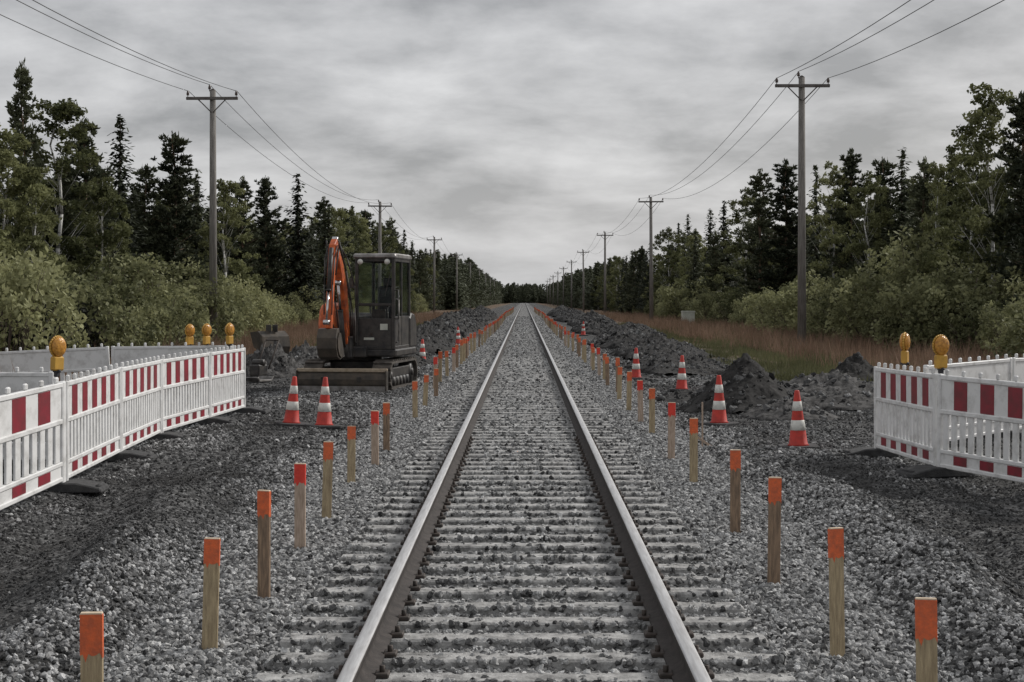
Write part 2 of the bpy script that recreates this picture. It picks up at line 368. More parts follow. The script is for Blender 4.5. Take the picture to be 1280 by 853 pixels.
bf = np.array([[0,1,2,3],[3,2,4,5],[5,4,6,7]])
VV = np.concatenate([bv+[0, y-7, 0] for y in rest]); FF = np.concatenate([bf+8*k for k in range(len(rest))])
tag(nobj('sleeper', npmesh('far_sleepers', VV, FF, [M['concrete']]), track), kind='stuff')
prof = [(-.075,.055),(-.075,.068),(-.022,.085),(-.010,.10),(-.010,.168),(-.036,.182),(-.036,.212),(-.026,.22),
        (.026,.22),(.036,.212),(.036,.182),(.010,.168),(.010,.10),(.022,.085),(.075,.068),(.075,.055)]
for sx in (-1, 1):
    n = len(prof); yy = [-9, 5, 30, 120, 400, 1090]
    V = [(sx*.795+p[0], y, p[1]) for y in yy for p in prof]
    Fq = []; mi = []
    for k in range(len(yy)-1):
        for q in range(n):
            q2 = (q+1) % n; Fq.append((k*n+q, (k+1)*n+q, (k+1)*n+q2, k*n+q2)); mi.append(0 if q in (6,7,8) else 1)
    nobj('rail', npmesh('rail', V, Fq, [M['rail_top'], M['rail_side']], mi), track)

# ------------------------------------------------------------------ loose stone as instanced chips
def stone_field(name, P, scl, tone, material, label):
    me = bpy.data.meshes.new(name); me.vertices.add(len(P)); me.vertices.foreach_set('co', P.astype(np.float32).ravel())
    n = len(P)
    for an, typ, dat in (('scl', 'FLOAT_VECTOR', scl), ('rot', 'FLOAT_VECTOR', RN.uniform(0, 6.28, (n, 3))), ('tone', 'FLOAT', tone)):
        at_ = me.attributes.new(an, typ, 'POINT')
        at_.data.foreach_set('vector' if typ == 'FLOAT_VECTOR' else 'value', np.asarray(dat, np.float32).ravel())
    o = link(bpy.data.objects.new(name, me)); tag(o, label, 'gravel', kind='stuff')
    ng = bpy.data.node_groups.new(name, 'GeometryNodeTree')
    ng.interface.new_socket('Geometry', in_out='INPUT', socket_type='NodeSocketGeometry')
    ng.interface.new_socket('Geometry', in_out='OUTPUT', socket_type='NodeSocketGeometry')
    n_ = ng.nodes.new; l_ = ng.links.new
    gi = n_('NodeGroupInput'); go = n_('NodeGroupOutput')
    g2i = n_('GeometryNodeGeometryToInstance')
    for k in range(5):
        ico = n_('GeometryNodeMeshIcoSphere'); ico.inputs['Radius'].default_value = 1; ico.inputs['Subdivisions'].default_value = 2
        spn = n_('GeometryNodeSetPosition'); l_(ico.outputs[0], spn.inputs[0])
        pos = n_('GeometryNodeInputPosition'); ad = n_('ShaderNodeVectorMath'); ad.operation = 'ADD'; l_(pos.outputs[0], ad.inputs[0]); ad.inputs[1].default_value = (k*7.3, k*3.1, 1.7*k)
        ns = n_('ShaderNodeTexNoise'); ns.inputs['Scale'].default_value = .95; ns.inputs['Detail'].default_value = 1; l_(ad.outputs[0], ns.inputs['Vector'])
        sb = n_('ShaderNodeVectorMath'); sb.operation = 'SUBTRACT'; l_(ns.outputs['Color'], sb.inputs[0]); sb.inputs[1].default_value = (.5,.5,.5)
        sc = n_('ShaderNodeVectorMath'); sc.operation = 'SCALE'; l_(sb.outputs[0], sc.inputs[0]); sc.inputs['Scale'].default_value = 2.2
        l_(sc.outputs[0], spn.inputs['Offset'])
        sm = n_('GeometryNodeSetMaterial'); l_(spn.outputs[0], sm.inputs[0]); sm.inputs['Material'].default_value = material
        ss = n_('GeometryNodeSetShadeSmooth'); l_(sm.outputs[0], ss.inputs[0]); ss.inputs['Shade Smooth'].default_value = False
        l_(ss.outputs[0], g2i.inputs[0])
    iop = n_('GeometryNodeInstanceOnPoints'); l_(gi.outputs[0], iop.inputs['Points']); l_(g2i.outputs[0], iop.inputs['Instance'])
    iop.inputs['Pick Instance'].default_value = True
    def attr(nm, dt):
        a_ = n_('GeometryNodeInputNamedAttribute'); a_.data_type = dt; a_.inputs['Name'].default_value = nm; return a_.outputs['Attribute']
    l_(attr('scl', 'FLOAT_VECTOR'), iop.inputs['Scale'])
    e2 = n_('FunctionNodeEulerToRotation'); l_(attr('rot', 'FLOAT_VECTOR'), e2.inputs[0]); l_(e2.outputs[0], iop.inputs['Rotation'])
    rv = n_('FunctionNodeRandomValue'); rv.data_type = 'INT'; rv.inputs[4].default_value = 0; rv.inputs[5].default_value = 4
    l_(rv.outputs[2], iop.inputs['Instance Index'])
    l_(iop.outputs[0], go.inputs[0])
    md = o.modifiers.new('stones', 'NODES'); md.node_group = ng
    return o
def scatter(n, x0, x1, y0, y1, both=False):
    x = RN.uniform(x0, x1, n); y = RN.uniform(y0, y1, n)
    if both: x *= np.where(RN.random(n) < .5, -1, 1)
    return x, y
BX = lambda x: np.interp(x, bx, bz)
def bal(n, y0, y1, r0, r1):
    x, y = scatter(n, -2.35, 2.35, y0, y1)
    ph = ((y-8.35) % SP); ph = np.minimum(ph, SP-ph)                 # distance from the nearest sleeper's middle
    on = (ph < .072+.016*np.sin(x*9+y*7)) & (np.abs(x) < 1.33); rl = np.abs(np.abs(x)-.795) < .10
    keep = ~rl & (~on | (RN.random(n) < .11)); x = x[keep]; y = y[keep]; ph = ph[keep]
    r = RN.uniform(r0, r1, len(x)); z = BX(x) + r*.35 + np.where((ph < .10) & (np.abs(x) < 1.33), .04, 0)
    # stones pile a little against the rails and sag between them
    return np.stack([x, y, z], 1), r
A = [bal(115000, 5, 18, .010, .0235), bal(75000, 18, 34, .014, .027), bal(42000, 34, 75, .022, .036), bal(22000, 75, 170, .03, .05)]
P = np.concatenate([a[0] for a in A]); r = np.concatenate([a[1] for a in A])
scl = r[:, None]*RN.uniform(.65, 1.25, (len(r), 3)); tone = np.clip(RN.beta(1.3, 1.5, len(r)), 0, 1)
stone_field('ballast_gravel', P, scl, tone, M['stone'], 'angular grey crushed stone ballast between and beside the rails')
def verge(n, y0, y1, r0, r1, x1):
    x, y = scatter(n, 1.95, x1, y0, y1, True); r = RN.uniform(r0, r1, n)
    k = vnoise(x*.9+2, y*.45) + .25*RN.normal(0, 1, n) + 1.1*np.exp(-((np.abs(x)-1.9)/.75)**2) - (.45+.40*(1-sst(11, 14, y)))*sst(2.5, 3.7, np.abs(x))*(1-.5*sst(15, 22, y))              # patches with fine dark material carry fewer, smaller stones
    sel = (k > -.15) | (RN.random(n) < .40); x, y, r, k = x[sel], y[sel], r[sel], k[sel]
    r = r*np.where(k < 0, .66, 1)
    return np.stack([x, y, gz(x, y)+r*.3], 1), r, k
A = [verge(120000, 6, 17, .007, .019, 6.4), verge(75000, 17, 34, .011, .026, 8), verge(16000, 34, 70, .02, .042, 6.4)]
P = np.concatenate([a[0] for a in A]); r = np.concatenate([a[1] for a in A]); k = np.concatenate([a[2] for a in A])
scl = r[:, None]*RN.uniform(.6, 1.3, (len(r), 3)); tone = np.clip(RN.beta(1.1, 1.5, len(r))*(.26+.90*sst(-.4, .6, k)), 0, 1)
stone_field('gravel', P, scl, tone, M['stone_dark'], 'coarse dark grey gravel spread over the worked ground beside the track')

# ------------------------------------------------------------------ soil heaps
CLODS = []
def heap(name, cx, cy, rx, ry, h, label, m, rz=0, peak=1.6, n=46, group=None, rough=.16):
    u = np.linspace(-1, 1, n); A_, B_ = np.meshgrid(u, u); rr = np.sqrt(A_**2+B_**2)
    ca, sa = math.cos(rz), math.sin(rz); X = A_*rx*ca-B_*ry*sa; Y = A_*rx*sa+B_*ry*ca
    sx, sy = RN.uniform(0, 50, 2)
    nn = vnoise(X*1.7+sx, Y*1.7+sy); n3 = vnoise(X*5+sy, Y*5+sx); n4 = RN.normal(0, 1, X.shape)
    prof_ = np.clip(1-rr*(1+.16*nn), 0, 1)**(1/peak*1.25)
    n5 = vnoise(X*11+sx, Y*9+sy)
    Z = h*prof_*(1+rough*nn+rough*.7*n3+rough*.5*n5+rough*.35*n4)
    Z = Z + gz(cx+X, cy+Y)-float(gz(cx, cy)) - .30*(prof_ <= .02)
    V = np.stack([X.ravel(), Y.ravel(), Z.ravel()], 1); i, j = np.meshgrid(np.arange(n-1), np.arange(n-1)); a = (j*n+i).ravel()
    rq = rr.ravel(); kk = int(min(2600, 190*rx*ry*(1 if cy < 60 else .5))); ii = RN.integers(0, n-1, (kk, 2)); fu = RN.random((kk, 2))
    lin = ii[:, 0]*n+ii[:, 1]; w0 = fu[:, :1]; w1 = fu[:, 1:]
    pp = V[lin]*(1-w0)*(1-w1)+V[lin+1]*w0*(1-w1)+V[lin+n]*(1-w0)*w1+V[lin+n+1]*w0*w1
    pp = pp[rq[lin] < .93]; CLODS.append((pp+[cx, cy, float(gz(cx, cy))], np.full(len(pp), .5 if m == M['soil'] else .8)))
    FQ = np.stack([a, a+1, a+n+1, a+n], 1); FQ = FQ[(rq[FQ].min(1) < 1.0)]
    o = nobj(name, npmesh(name, V, FQ, [m]), None, (cx, cy, float(gz(cx, cy)))); tag(o, label, 'soil heap', group)
    return o
hx, hy, _ = at(932, 512)
heap('soil_heap', hx, hy, 1.3, 1.4, .98, 'pointed dark soil heap behind the cone on the right of the track', M['soil'], peak=1.0, rough=.055, n=90)
hx, hy, _ = at(1035, 505); heap('soil_heap', hx, hy, 1.75, 1.7, .56, 'low dark gravelly heap between the nearest right cone and the right barriers', M['soil2'], peak=1.5)
hx, hy, _ = at(985, 520); heap('soil_heap', hx, hy, .8, .9, .30, 'small lumpy spoil mound at the right foot of the pointed soil heap', M['soil2'], peak=1.4)
hx, hy, _ = at(1070, 482); heap('soil_heap', hx, hy, .95, 1.0, .66, 'small dark rounded soil heap by the left end of the right barriers', M['soil'], peak=1.3)
hx, hy, _ = at(862, 500); heap('soil_heap', hx, hy, .8, 1.2, .16, 'low dark spoil mound at the left foot of the pointed soil heap', M['soil'], peak=1.4)
RW = [(4.2, 42, 1.4, 4.5, .45), (4.5, 51, 1.6, 5, .68), (4.2, 62, 1.5, 6, .6), (5.2, 74, 1.7, 7, .75), (4.4, 90, 1.6, 9, .85), (5.0, 112, 1.7, 13, .95), (4.6, 142, 1.8, 18, 1.05), (4.6, 185, 1.8, 24, 1.1)]
for k, (x, y, rx, ry, h) in enumerate(RW):
    heap('soil_heap', x, y, rx, ry, h, 'long dark excavated soil ridge right of the right stakes, %s from the camera' % ORD[k], M['soil'], rz=RN.uniform(-.06,.06), peak=2.0, n=60, group='excavated soil ridges along the track', rough=.2)
LW = [(-3.7, 46, .95, 5, .55), (-3.9, 58, 1.2, 7, .85), (-4.1, 72, 1.4, 8, .95), (-4.4, 92, 1.5, 12, 1.1), (-4.5, 120, 1.6, 16, 1.2), (-4.5, 160, 1.7, 24, 1.2)]
for k, (x, y, rx, ry, h) in enumerate(LW):
    heap('soil_heap', x, y, rx, ry, h, 'long dark soil ridge left of the left stakes behind the excavator, %s from camera' % ORD[k], M['soil'], rz=RN.uniform(-.06,.06), peak=2.0, n=60, group='excavated soil ridges along the track', rough=.2)
hx, hy, _ = at(335, 470); heap('soil_heap', hx, hy, 1.1, 1.2, .75, 'lumpy dark spoil heap between the left barriers and the excavator', M['soil2'], peak=1.5, rough=.4)
hx, hy, _ = at(380, 455); heap('soil_heap', hx, hy, 1.2, 1.4, .5, 'low dark spoil heap just behind the left end of the excavator blade', M['soil2'], peak=1.6, rough=.4)

P = np.concatenate([c[0] for c in CLODS]); tn = np.concatenate([c[1] for c in CLODS])
r = .015+.06*RN.random(len(P))**3.5; r = r*np.where(P[:, 1] > 60, 1.7, 1)
stone_field('soil_clods', P, r[:, None]*RN.uniform(.6, 1.2, (len(r), 3)), RN.beta(1, 2.0, len(r))*tn, M['stone_dark'], 'loose clods and stones lying over the dug soil heaps')
# ------------------------------------------------------------------ wooden stakes
def make_stake(kind):
    w, th, H = .082, .024, .70; wm = {0: 'wood', 1: 'wood_dark', 2: 'wood_pale'}[kind]
    rt = empty('wooden_stake', (0, 0, 0))
    b = MB(); b.box((0, 0, (H*.80-.25)/2), (w, th, H*.80+.25), 0, .002); b.build('board', M[wm], rt)
    p = MB(); ww = w/2+.001; q_ = np.linspace(ww, -ww, 9); lo_ = [(float(a_), H*.80-.012+float(RN.uniform(-.028, .012))) for a_ in q_]
    bm = bmesh.new(); pf = [(-ww, H+.001), (ww, H+.001)]+lo_; A_ = [bm.verts.new((a_, -th/2-.001, b_)) for a_, b_ in pf]; B_ = [bm.verts.new((a_, th/2+.001, b_)) for a_, b_ in pf]
    bm.faces.new(A_); bm.faces.new(B_[::-1])
    for i_ in range(len(pf)): bm.faces.new((A_[i_-1], B_[i_-1], B_[i_], A_[i_]))
    bmesh.ops.recalc_face_normals(bm, faces=bm.faces[:]); p.add(bm); p.build('painted_tip', M['paint_orange' if kind != 2 else 'paint_red'], rt)
    e_ = MB(); e_.box((0, 0, H+.004), (w, th, .008), 0, .002); e_.build('end_grain', M['endgrain'], rt)
    return rt
protos = [make_stake(k) for k in range(3)]; used = [False]*3
def stake(x, y, z, kind, label, group, h=1.):
    if not used[kind]: o = protos[kind]; used[kind] = True
    else: o = copy_tree(protos[kind])
    o.location = (x, y, z); o.scale = (1, 1, h); o.rotation_euler = (RN.normal(0, .03), RN.normal(0, .02), RN.normal(0, .16))
    tag(o, label, 'wooden stake', group)
def row(near, side, tops):
    pts = []
    for (px, pt, pb) in near:
        zb = .0
        if pb is None:
            D = F*(CH-.70)/(pt-VY); X = (px-VX)/F*D; pts.append((X, D, 1.0))
        else:
            D = F*CH/(pb-VY); X = (px-VX)/F*D; pts.append((X, D, (pb-pt)/F*D/.70))
    y = pts[-1][1]
    while y < 250:
        y += RN.uniform(2.0, 2.7) if y < 60 else RN.uniform(2.8, 3.8)
        pts.append((side*(1.76+RN.normal(0, .03)+ (.1*math.sin(y*.05) if y > 30 else 0)), y, RN.uniform(.9, 1.05)))
    for k, (X, D, h) in enumerate(pts):
        kind = [0,0,1,2,0,0,2,1][k % 8] if side < 0 else [0,0,1,1,0,2,0,2][k % 8]
        tone_ = {0: 'yellowish', 1: 'weathered brown', 2: 'pale pinkish'}[kind]
        sn = 'left' if side < 0 else 'right'
        if k < len(ORD):
            lab = '%s wooden stake with orange-red tip, %s from the camera in the %s row' % (tone_, ORD[k], sn)
        else: lab = 'tiny orange-tipped stake in the far dense end of the %s row' % sn
        z = float(BX(abs(X))) if abs(X) < 2.4 else float(gz(X, D))
        stake(X, D, z, kind, lab, 'stakes in the %s row beside the track' % sn, h)
row([(116,770,None),(262,677,817),(330,616,752),(375,582,690),(408,555,652),(439,535,607),(469,515,585),(483,505,567),(519,478,525),(531,470,510),(545,462,498)], -1, 0)
row([(1160,755,None),(1047,665,827),(967,600,735),(919,565,670),(867,525,607),(839,505,577),(815,487,545),(801,477,530),(786,466,516),(774,460,502)], 1, 0)
# thin pale lath leaning by the right stakes
x, y, z = at(878, 560); lt = MB(); lt.box((0, 0, .28), (.02, .02, .62), 0, .002); lt.box((.05, -.02, .06), (.03, .015, .42), 0, .002, (0, R(-55), 0))
tag(lt.build('wooden_lath', M['wood_pale'], None, (x, y, z)), 'thin pale lath standing beside the fifth stake of the right row with a leaning offcut', 'lath')

# ------------------------------------------------------------------ traffic cones
def make_cone():
    rt = empty('traffic_cone', (0, 0, 0))
    b = MB(); b.prism([(-.25,-.17),(-.17,-.25),(.17,-.25),(.25,-.17),(.25,.17),(.17,.25),(-.17,.25),(-.25,.17)], 0, .045, 0, .008, axis='z')
    b.build('base', M['rubber'], rt)
    H = .75; r0, r1 = .122, .032; rf = lambda z: r0+(r1-r0)*((z-.045)/(H-.045))
    bd = MB(); bd.lathe([(rf(.045)+.02, .045), (rf(.06), .065), (rf(.3), .3), (rf(.5), .5), (rf(H), H-.01), (r1*.8, H)], 24); bd.build('body', M['cone'], rt)
    for z0, z1 in ((.24, .37), (.49, .61)):
        q = MB(); q.lathe([(rf(z0)+.001, z0), (rf(z0)+.004, z0+.002), (rf(z1)+.004, z1-.002), (rf(z1)+.001, z1)], 24); q.build('reflective_band', M['cone_band'], rt)
    return rt
c0 = make_cone(); first = True
CN = [(998,561,'red and white traffic cone on black base, nearest on the right, left of the barriers'),
 (899,532,'red and white traffic cone in front of the pointed dark soil heap'),
 (852,489,'red and white traffic cone left of the pointed soil heap near grass'),
 (795,474,'red and white traffic cone standing right behind the right row of stakes'),
 (729,420,'tiny distant traffic cone behind the right row of stakes'),
 (364,532,'red and white traffic cone in front of the blade, the left of two'),
 (405,535,'red and white traffic cone in front of the blade, the right of two'),
 (528,456,'small distant traffic cone just right of the excavator'),
 (573,431,'tiny distant traffic cone behind the left row of stakes')]
for px, py, lab in CN:
    o = c0 if first else copy_tree(c0); first = False
    x, y, z = at(px, py); o.location = (x, y, z); o.rotation_euler = (RN.normal(0,.02), RN.normal(0,.02), RN.normal(0, .35)); tag(o, lab, 'traffic cone', 'traffic cones round the works')
    if px == 364: o.rotation_euler = (.02, R(4), .3)

# ------------------------------------------------------------------ barrier panels, feet and warning lamps
PL = 2.45
def make_panel(length=PL):
    rt = empty('barrier', (0, 0, 0)); h = length/2
    f = MB(); w = .05
    for z, t in ((.022, .045), (.175, .045), (.60, .05), (.965, .05)): f.box((0, 0, z), (length-.05, w, t), 0, .008)
    for s in (-1, 1): f.box((s*(h-.03), 0, .49), (.06, .062, 1.02), 0, .01)
    k = 9
    for i_ in range(k): f.box((-h+.14+i_*(length-.28)/(k-1), 0, 1.022), (.045, .04, .062), 0, .012)
    f.build('frame', M['white'], rt)
    def stripes(z0, z1, n, nm, off=0):
        q = MB(); dw = (length-.12)/n
        q.box((0, .002, (z0+z1)/2), (length-.12, .024, z1-z0), 0, 0)
        for i_ in range(n):
            if (i_+off) % 2: q.box((-h+.06+dw*(i_+.5), -.0115, (z0+z1)/2), (dw, .006, z1-z0-.012), 1, 0)
        q.build(nm, [M['white'], M['red']], rt)
    stripes(.625, .94, 11, 'striped_board'); stripes(.045, .152, 11, 'lower_striped_board')
    s_ = MB(); n = 17
    for i_ in range(n): s_.box((-h+.06+(length-.12)*(i_+.5)/n, 0, .387), (.082, .024, .376), 0, .004)
    s_.build('slats', M['white'], rt)
    return rt
def make_foot():
    rt = MB(); rt.prism([(-.42,0),(-.40,.05),(-.16,.10),(.16,.10),(.40,.05),(.42,0)], -.19, .19, 0, .012)
    o = rt.build('rubber_block', M['rubber'])
    g_ = MB(); g_.cyl((-.13, -.36, .055), (.13, -.36, .055), .022, .022, 8); g_.cyl((-.13, .36, .055), (.13, .36, .055), .022, .022, 8); g_.build('grip', M['rubber'], o)
    return o
pn0 = make_panel(); ft0 = make_foot(); pused = fused = False
def panel(a, b, label, group, z=None):
    global pused
    o = copy_tree(pn0) if pused else pn0; pused = True
    (ax, ay), (bx_, by_) = a, b; ln = math.hypot(bx_-ax, by_-ay)
    za = float(gz(ax, ay)); zb = float(gz(bx_, by_))
    o.location = ((ax+bx_)/2, (ay+by_)/2, .10+(za+zb)/2*.6); o.rotation_euler = (0, -math.atan2((zb-za)*.6, ln), math.atan2(by_-ay, bx_-ax)); o.scale = (ln/PL*.992, 1, 1)
    tag(o, label, 'barrier', group); return o
def foot(p, ang, label):
    global fused
    o = copy_tree(ft0) if fused else ft0; fused = True
    o.location = (p[0], p[1], float(gz(*p))+.0); o.rotation_euler = (0, 0, ang); tag(o, label, 'barrier base', 'rubber feet of the barriers')
def bpt(px, py): D = F*1.8/(py-VY); return ((px-VX)/F*D, D)
LP = [bpt(-150,700), bpt(80,598), bpt(149,566), bpt(200,539.5), bpt(261,523.5), bpt(305,509.5)]
for k in range(5):
    panel(LP[k], LP[k+1], 'white slatted barrier with red striped board, %s from the camera in left front row' % ORD[k], 'barrier panels of the left enclosure')
for k, p in enumerate(LP):
    d = math.atan2(LP[min(k+1,5)][1]-LP[max(k-1,0)][1], LP[min(k+1,5)][0]-LP[max(k-1,0)][0])
    foot(p, d, 'dark rubber foot under the left front barrier row, %s from the camera' % ORD[k])
a0 = LP[5]; b1 = (a0[0]-.35, a0[1]+1.0); b2 = (b1[0]-2.2, b1[1]+.25); b3 = (b2[0]-2.2, b2[1]+.1)
panel(b1, b2, 'white barrier panel closing the far left end below two of the amber lamps', 'barrier panels of the left enclosure')
panel(b2, b3, 'white barrier panel at the far left end, left of the amber lamp trio', 'barrier panels of the left enclosure')
for p, w in ((b1, 'the right end'), (b2, 'the middle'), (b3, 'the left end')): foot(p, .05, 'dark rubber foot under %s of the far cross row of left barriers' % w)
c1 = (-5.35, 17.3); c2 = (-7.75, 16.9)
panel(c1, c2, 'white barrier panel behind the left front row at the left edge of the photo', 'barrier panels of the left enclosure')
foot(c1, 0, 'dark rubber foot hidden behind the left front barriers below the nearest left lamp')
RP = [bpt(1095,557), bpt(1172,585)]; RP.append((RP[1][0]+.93, RP[1][1]-2.28)); RP.append((RP[2][0]+.95, RP[2][1]-2.26))
lbs = ['white slatted barrier with red stripes forming the left end of the right group',
       'white slatted barrier with broad red stripes cut by the right edge of the photo']
for k in range(2): panel(RP[k], RP[k+1], lbs[k], 'barrier panels of the right enclosure')
foot(RP[0], math.atan2(RP[1][1]-RP[0][1], RP[1][0]-RP[0][0]), 'dark rubber foot under the left end of the right barriers')
foot(RP[1], -1.3, 'dark rubber foot under the joint of the two front right barriers')
foot(RP[2], -1.2, 'dark rubber foot at the right edge of the photo under the broad striped barrier')
q1 = (5.0, 18.95); q2 = (6.66, 20.78); q3 = (8.3, 22.6)
panel(q2, q1, 'white barrier panel behind the nearer right amber lamp in the rear right row', 'barrier panels of the right enclosure')
panel(q3, q2, 'white barrier panel at the far right of the rear right row', 'barrier panels of the right enclosure')
for p, w in ((q1, 'left end'), (q2, 'middle')): foot(p, .8, 'dark rubber foot under the %s of the rear right barrier row' % w)

def make_lamp():
    rt = empty('warning_lamp', (0, 0, 0))
    b = MB(); b.box((0, 0, .10), (.14, .075, .15), 0, .015); b.build('battery_housing', M['lamp_body'], rt)
    k = MB(); k.box((0, 0, .0), (.05, .05, .08), 0, .008); k.cyl((0, -.05, .02), (0, .05, .02), .015); k.build('bracket', M['lamp_dark'], rt)
    l_ = MB()
    for s in (-1, 1): l_.sph((0, s*.022, .275), .093, 0, 18, (1, .42, 1.12))
    l_.build('lens', M['amber'], rt)
    r_ = MB(); n = 24
    for i_ in range(n):
        a1 = 2*math.pi*i_/n; a2 = 2*math.pi*(i_+1)/n
        r_.cyl((.098*math.cos(a1), 0, .275+.108*math.sin(a1)), (.098*math.cos(a2), 0, .275+.108*math.sin(a2)), .012, .012, 6)
    r_.build('lens_rim', M['lamp_body'], rt)
    return rt
l0 = make_lamp(); lused = False
def lamp(px, py_base, D, rz, label):
    global lused
    o = copy_tree(l0) if lused else l0; lused = True
    o.location = ((px-VX)/F*D, D, CH-(py_base-VY)*D/F+.02); o.rotation_euler = (0, R(RN.uniform(-3,3)), rz); tag(o, label, 'warning lamp', 'amber warning lamps on the barriers')
lamp(71, 469, 15.9, 1.0, 'amber warning lamp on the left front barrier row, nearest the left edge')
lamp(237, 434.5, 26.7, .9, 'small amber warning lamp, leftmost of the trio on the far left barriers')
lamp(258, 434, 26.6, 1.0, 'small amber warning lamp, middle of the trio in front of the pole')
lamp(287, 434, 25.9, 1.1, 'small amber warning lamp, rightmost of the trio by the end of the left barriers')
lamp(1131, 459, 17.95, 1.15, 'amber warning lamp seen edge-on above the left panel of the right barriers')
lamp(1176, 466, 16.5, .35, 'amber warning lamp with round lens above the joint of the right barriers')

# ------------------------------------------------------------------ excavator
EX, EY = -3.31, 33.0
ez = float(gz(EX, EY)); ex = empty('excavator', (EX, EY, ez-.02), 0, 'orange mini excavator with black cab, raised folded boom and lowered dozer blade', 'excavator')
U = Matrix.Translation((-.2, 0, 0)) @ Matrix.Rotation(R(-9), 4, 'Z'); Hs = Matrix.Rotation(R(-8), 4, 'Z')
def part(mb, name, mats, mtx, parent=ex):
    mb.v = [tuple(mtx @ Vector(v)) for v in mb.v]; return mb.build(name, mats, parent)
for s in (-1, 1):
    n = 40; pts = []
    for k in range(n):                                            # crawler loop profile
        t_ = k/n; 
        pass
    Lh, rr = .95, .30
    outer = [(-Lh+rr*math.cos(a_), .31+rr*math.sin(a_)) for a_ in np.linspace(math.pi/2, 3*math.pi/2, 10)] + [(Lh+rr*math.cos(a_), .31+rr*math.sin(a_)) for a_ in np.linspace(-math.pi/2, math.pi/2, 10)]
    m = MB(); x0 = s*.74
    bm = bmesh.new(); ri = rr-.05
    inner = [(-Lh+ri*math.cos(a_), .31+ri*math.sin(a_)) for a_ in np.linspace(math.pi/2, 3*math.pi/2, 10)] + [(Lh+ri*math.cos(a_), .31+ri*math.sin(a_)) for a_ in np.linspace(-math.pi/2, math.pi/2, 10)]
    rings = [[bm.verts.new((x, p[0], p[1])) for p in pr] for x, pr in ((x0-.2, outer), (x0+.2, outer), (x0+.2, inner), (x0-.2, inner))]
    for q in range(4):
        for k in range(20):
            k2 = (k+1) % 20; bm.faces.new((rings[q][k], rings[q][k2], rings[(q+1)%4][k2], rings[(q+1)%4][k]))
    m.add(bm)
    per = [(-Lh+2*Lh*k/11, z_, 0) for k in range(12) for z_ in (.0, .62)]
    for (yy_, zz_, _) in per: m.box((x0, yy_, zz_+ (.005 if zz_ < .3 else -.005)), (.40, .07, .05), 0, .006)
    for e_, sg in ((-Lh, -1), (Lh, 1)):
        for a_ in (-60, -30, 0, 30, 60): m.box((x0, e_+sg*.31*math.cos(R(a_)), .31+.31*math.sin(R(a_))), (.40, .05, .07), 0, .006, (R(a_)*sg, 0, 0))
    tr = part(m, 'crawler_track', M['trackrub'], U)
    w_ = MB()
    for yy_ in (-Lh, Lh): w_.cyl((x0-.13, yy_, .31), (x0+.13, yy_, .31), .235, .235, 20); w_.cyl((x0-.16, yy_, .31), (x0+.16, yy_, .31), .08, .08, 12)
    part(w_, 'drive_wheel', M['black'], U, tr)
    w_ = MB()
    for k in range(5): w_.cyl((x0-.14, -.6+.3*k, .17), (x0+.14, -.6+.3*k, .17), .10, .10, 14)
    w_.box((x0, 0, .36), (.24, 1.6, .2), 0, .02); part(w_, 'roller_frame', M['black'], U, tr)
m = MB(); m.box((0, 0, .46), (1.2, .9, .28), 0, .03); m.cyl((0, 0, .55), (0, 0, .70), .42, .42, 24)
for s in (-1, 1): m.box((s*.38, -1.15, .33), (.1, 1.1, .12), 0, .01, (R(8), 0, 0))
part(m, 'undercarriage', M['black'], U)
m = MB(); ar = [(-1.60,.42),(-1.66,.34),(-1.69,.26),(-1.68,.16),(-1.64,.04),(-1.61,.04),(-1.64,.16),(-1.65,.26),(-1.62,.34),(-1.57,.41)]
m.prism(ar, -.95, .95, 0, 0); 
for s in (-1, 1): m.box((s*.95, -1.62, .235), (.03, .16, .41), 0, .005)
for s in (-.5, 0, .5): m.box((s, -1.56, .22), (.03, .1, .34), 0, .004)
bl = part(m, 'dozer_blade', M['blade'], U)
m = MB(); m.box((0, -1.605, .445), (1.93, .07, .075), 0, .01); part(m, 'blade_top_edge', M['blade_edge'], U, bl)
m = MB(); m.box((0, -1.655, .06), (1.94, .03, .12), 0, .004); part(m, 'cutting_edge', M['steel'], U, bl)
# upper house
m = MB(); m.box((-.08, 0, .78), (1.72, 2.0, .16), 0, .03)
m.prism([(.45,.86),(.45,1.5),(.60,1.62),(.95,1.58),(1.14,1.35),(1.16,.86)], -.93, .76, 0, .03); m.box((-.1, -.98, .80), (.5, .3, .22), 0, .02)
part(m, 'house', M['black'], Hs)
m = MB(); m.prism([(-.86,.86),(-.90,1.35),(-.80,1.68),(-.62,1.82),(-.1,1.84),(.40,1.72),(.44,.86)], -.95, -.62, 0, .05)
part(m, 'engine_hood', M['orange'], Hs)
m = MB(); m.prism([(1.165,.88),(1.17,1.2),(1.15,1.32),(1.19,1.30),(1.24,1.15),(1.24,.92)], -.88, .7, 0, .015); part(m, 'counterweight', M['orange'], Hs)
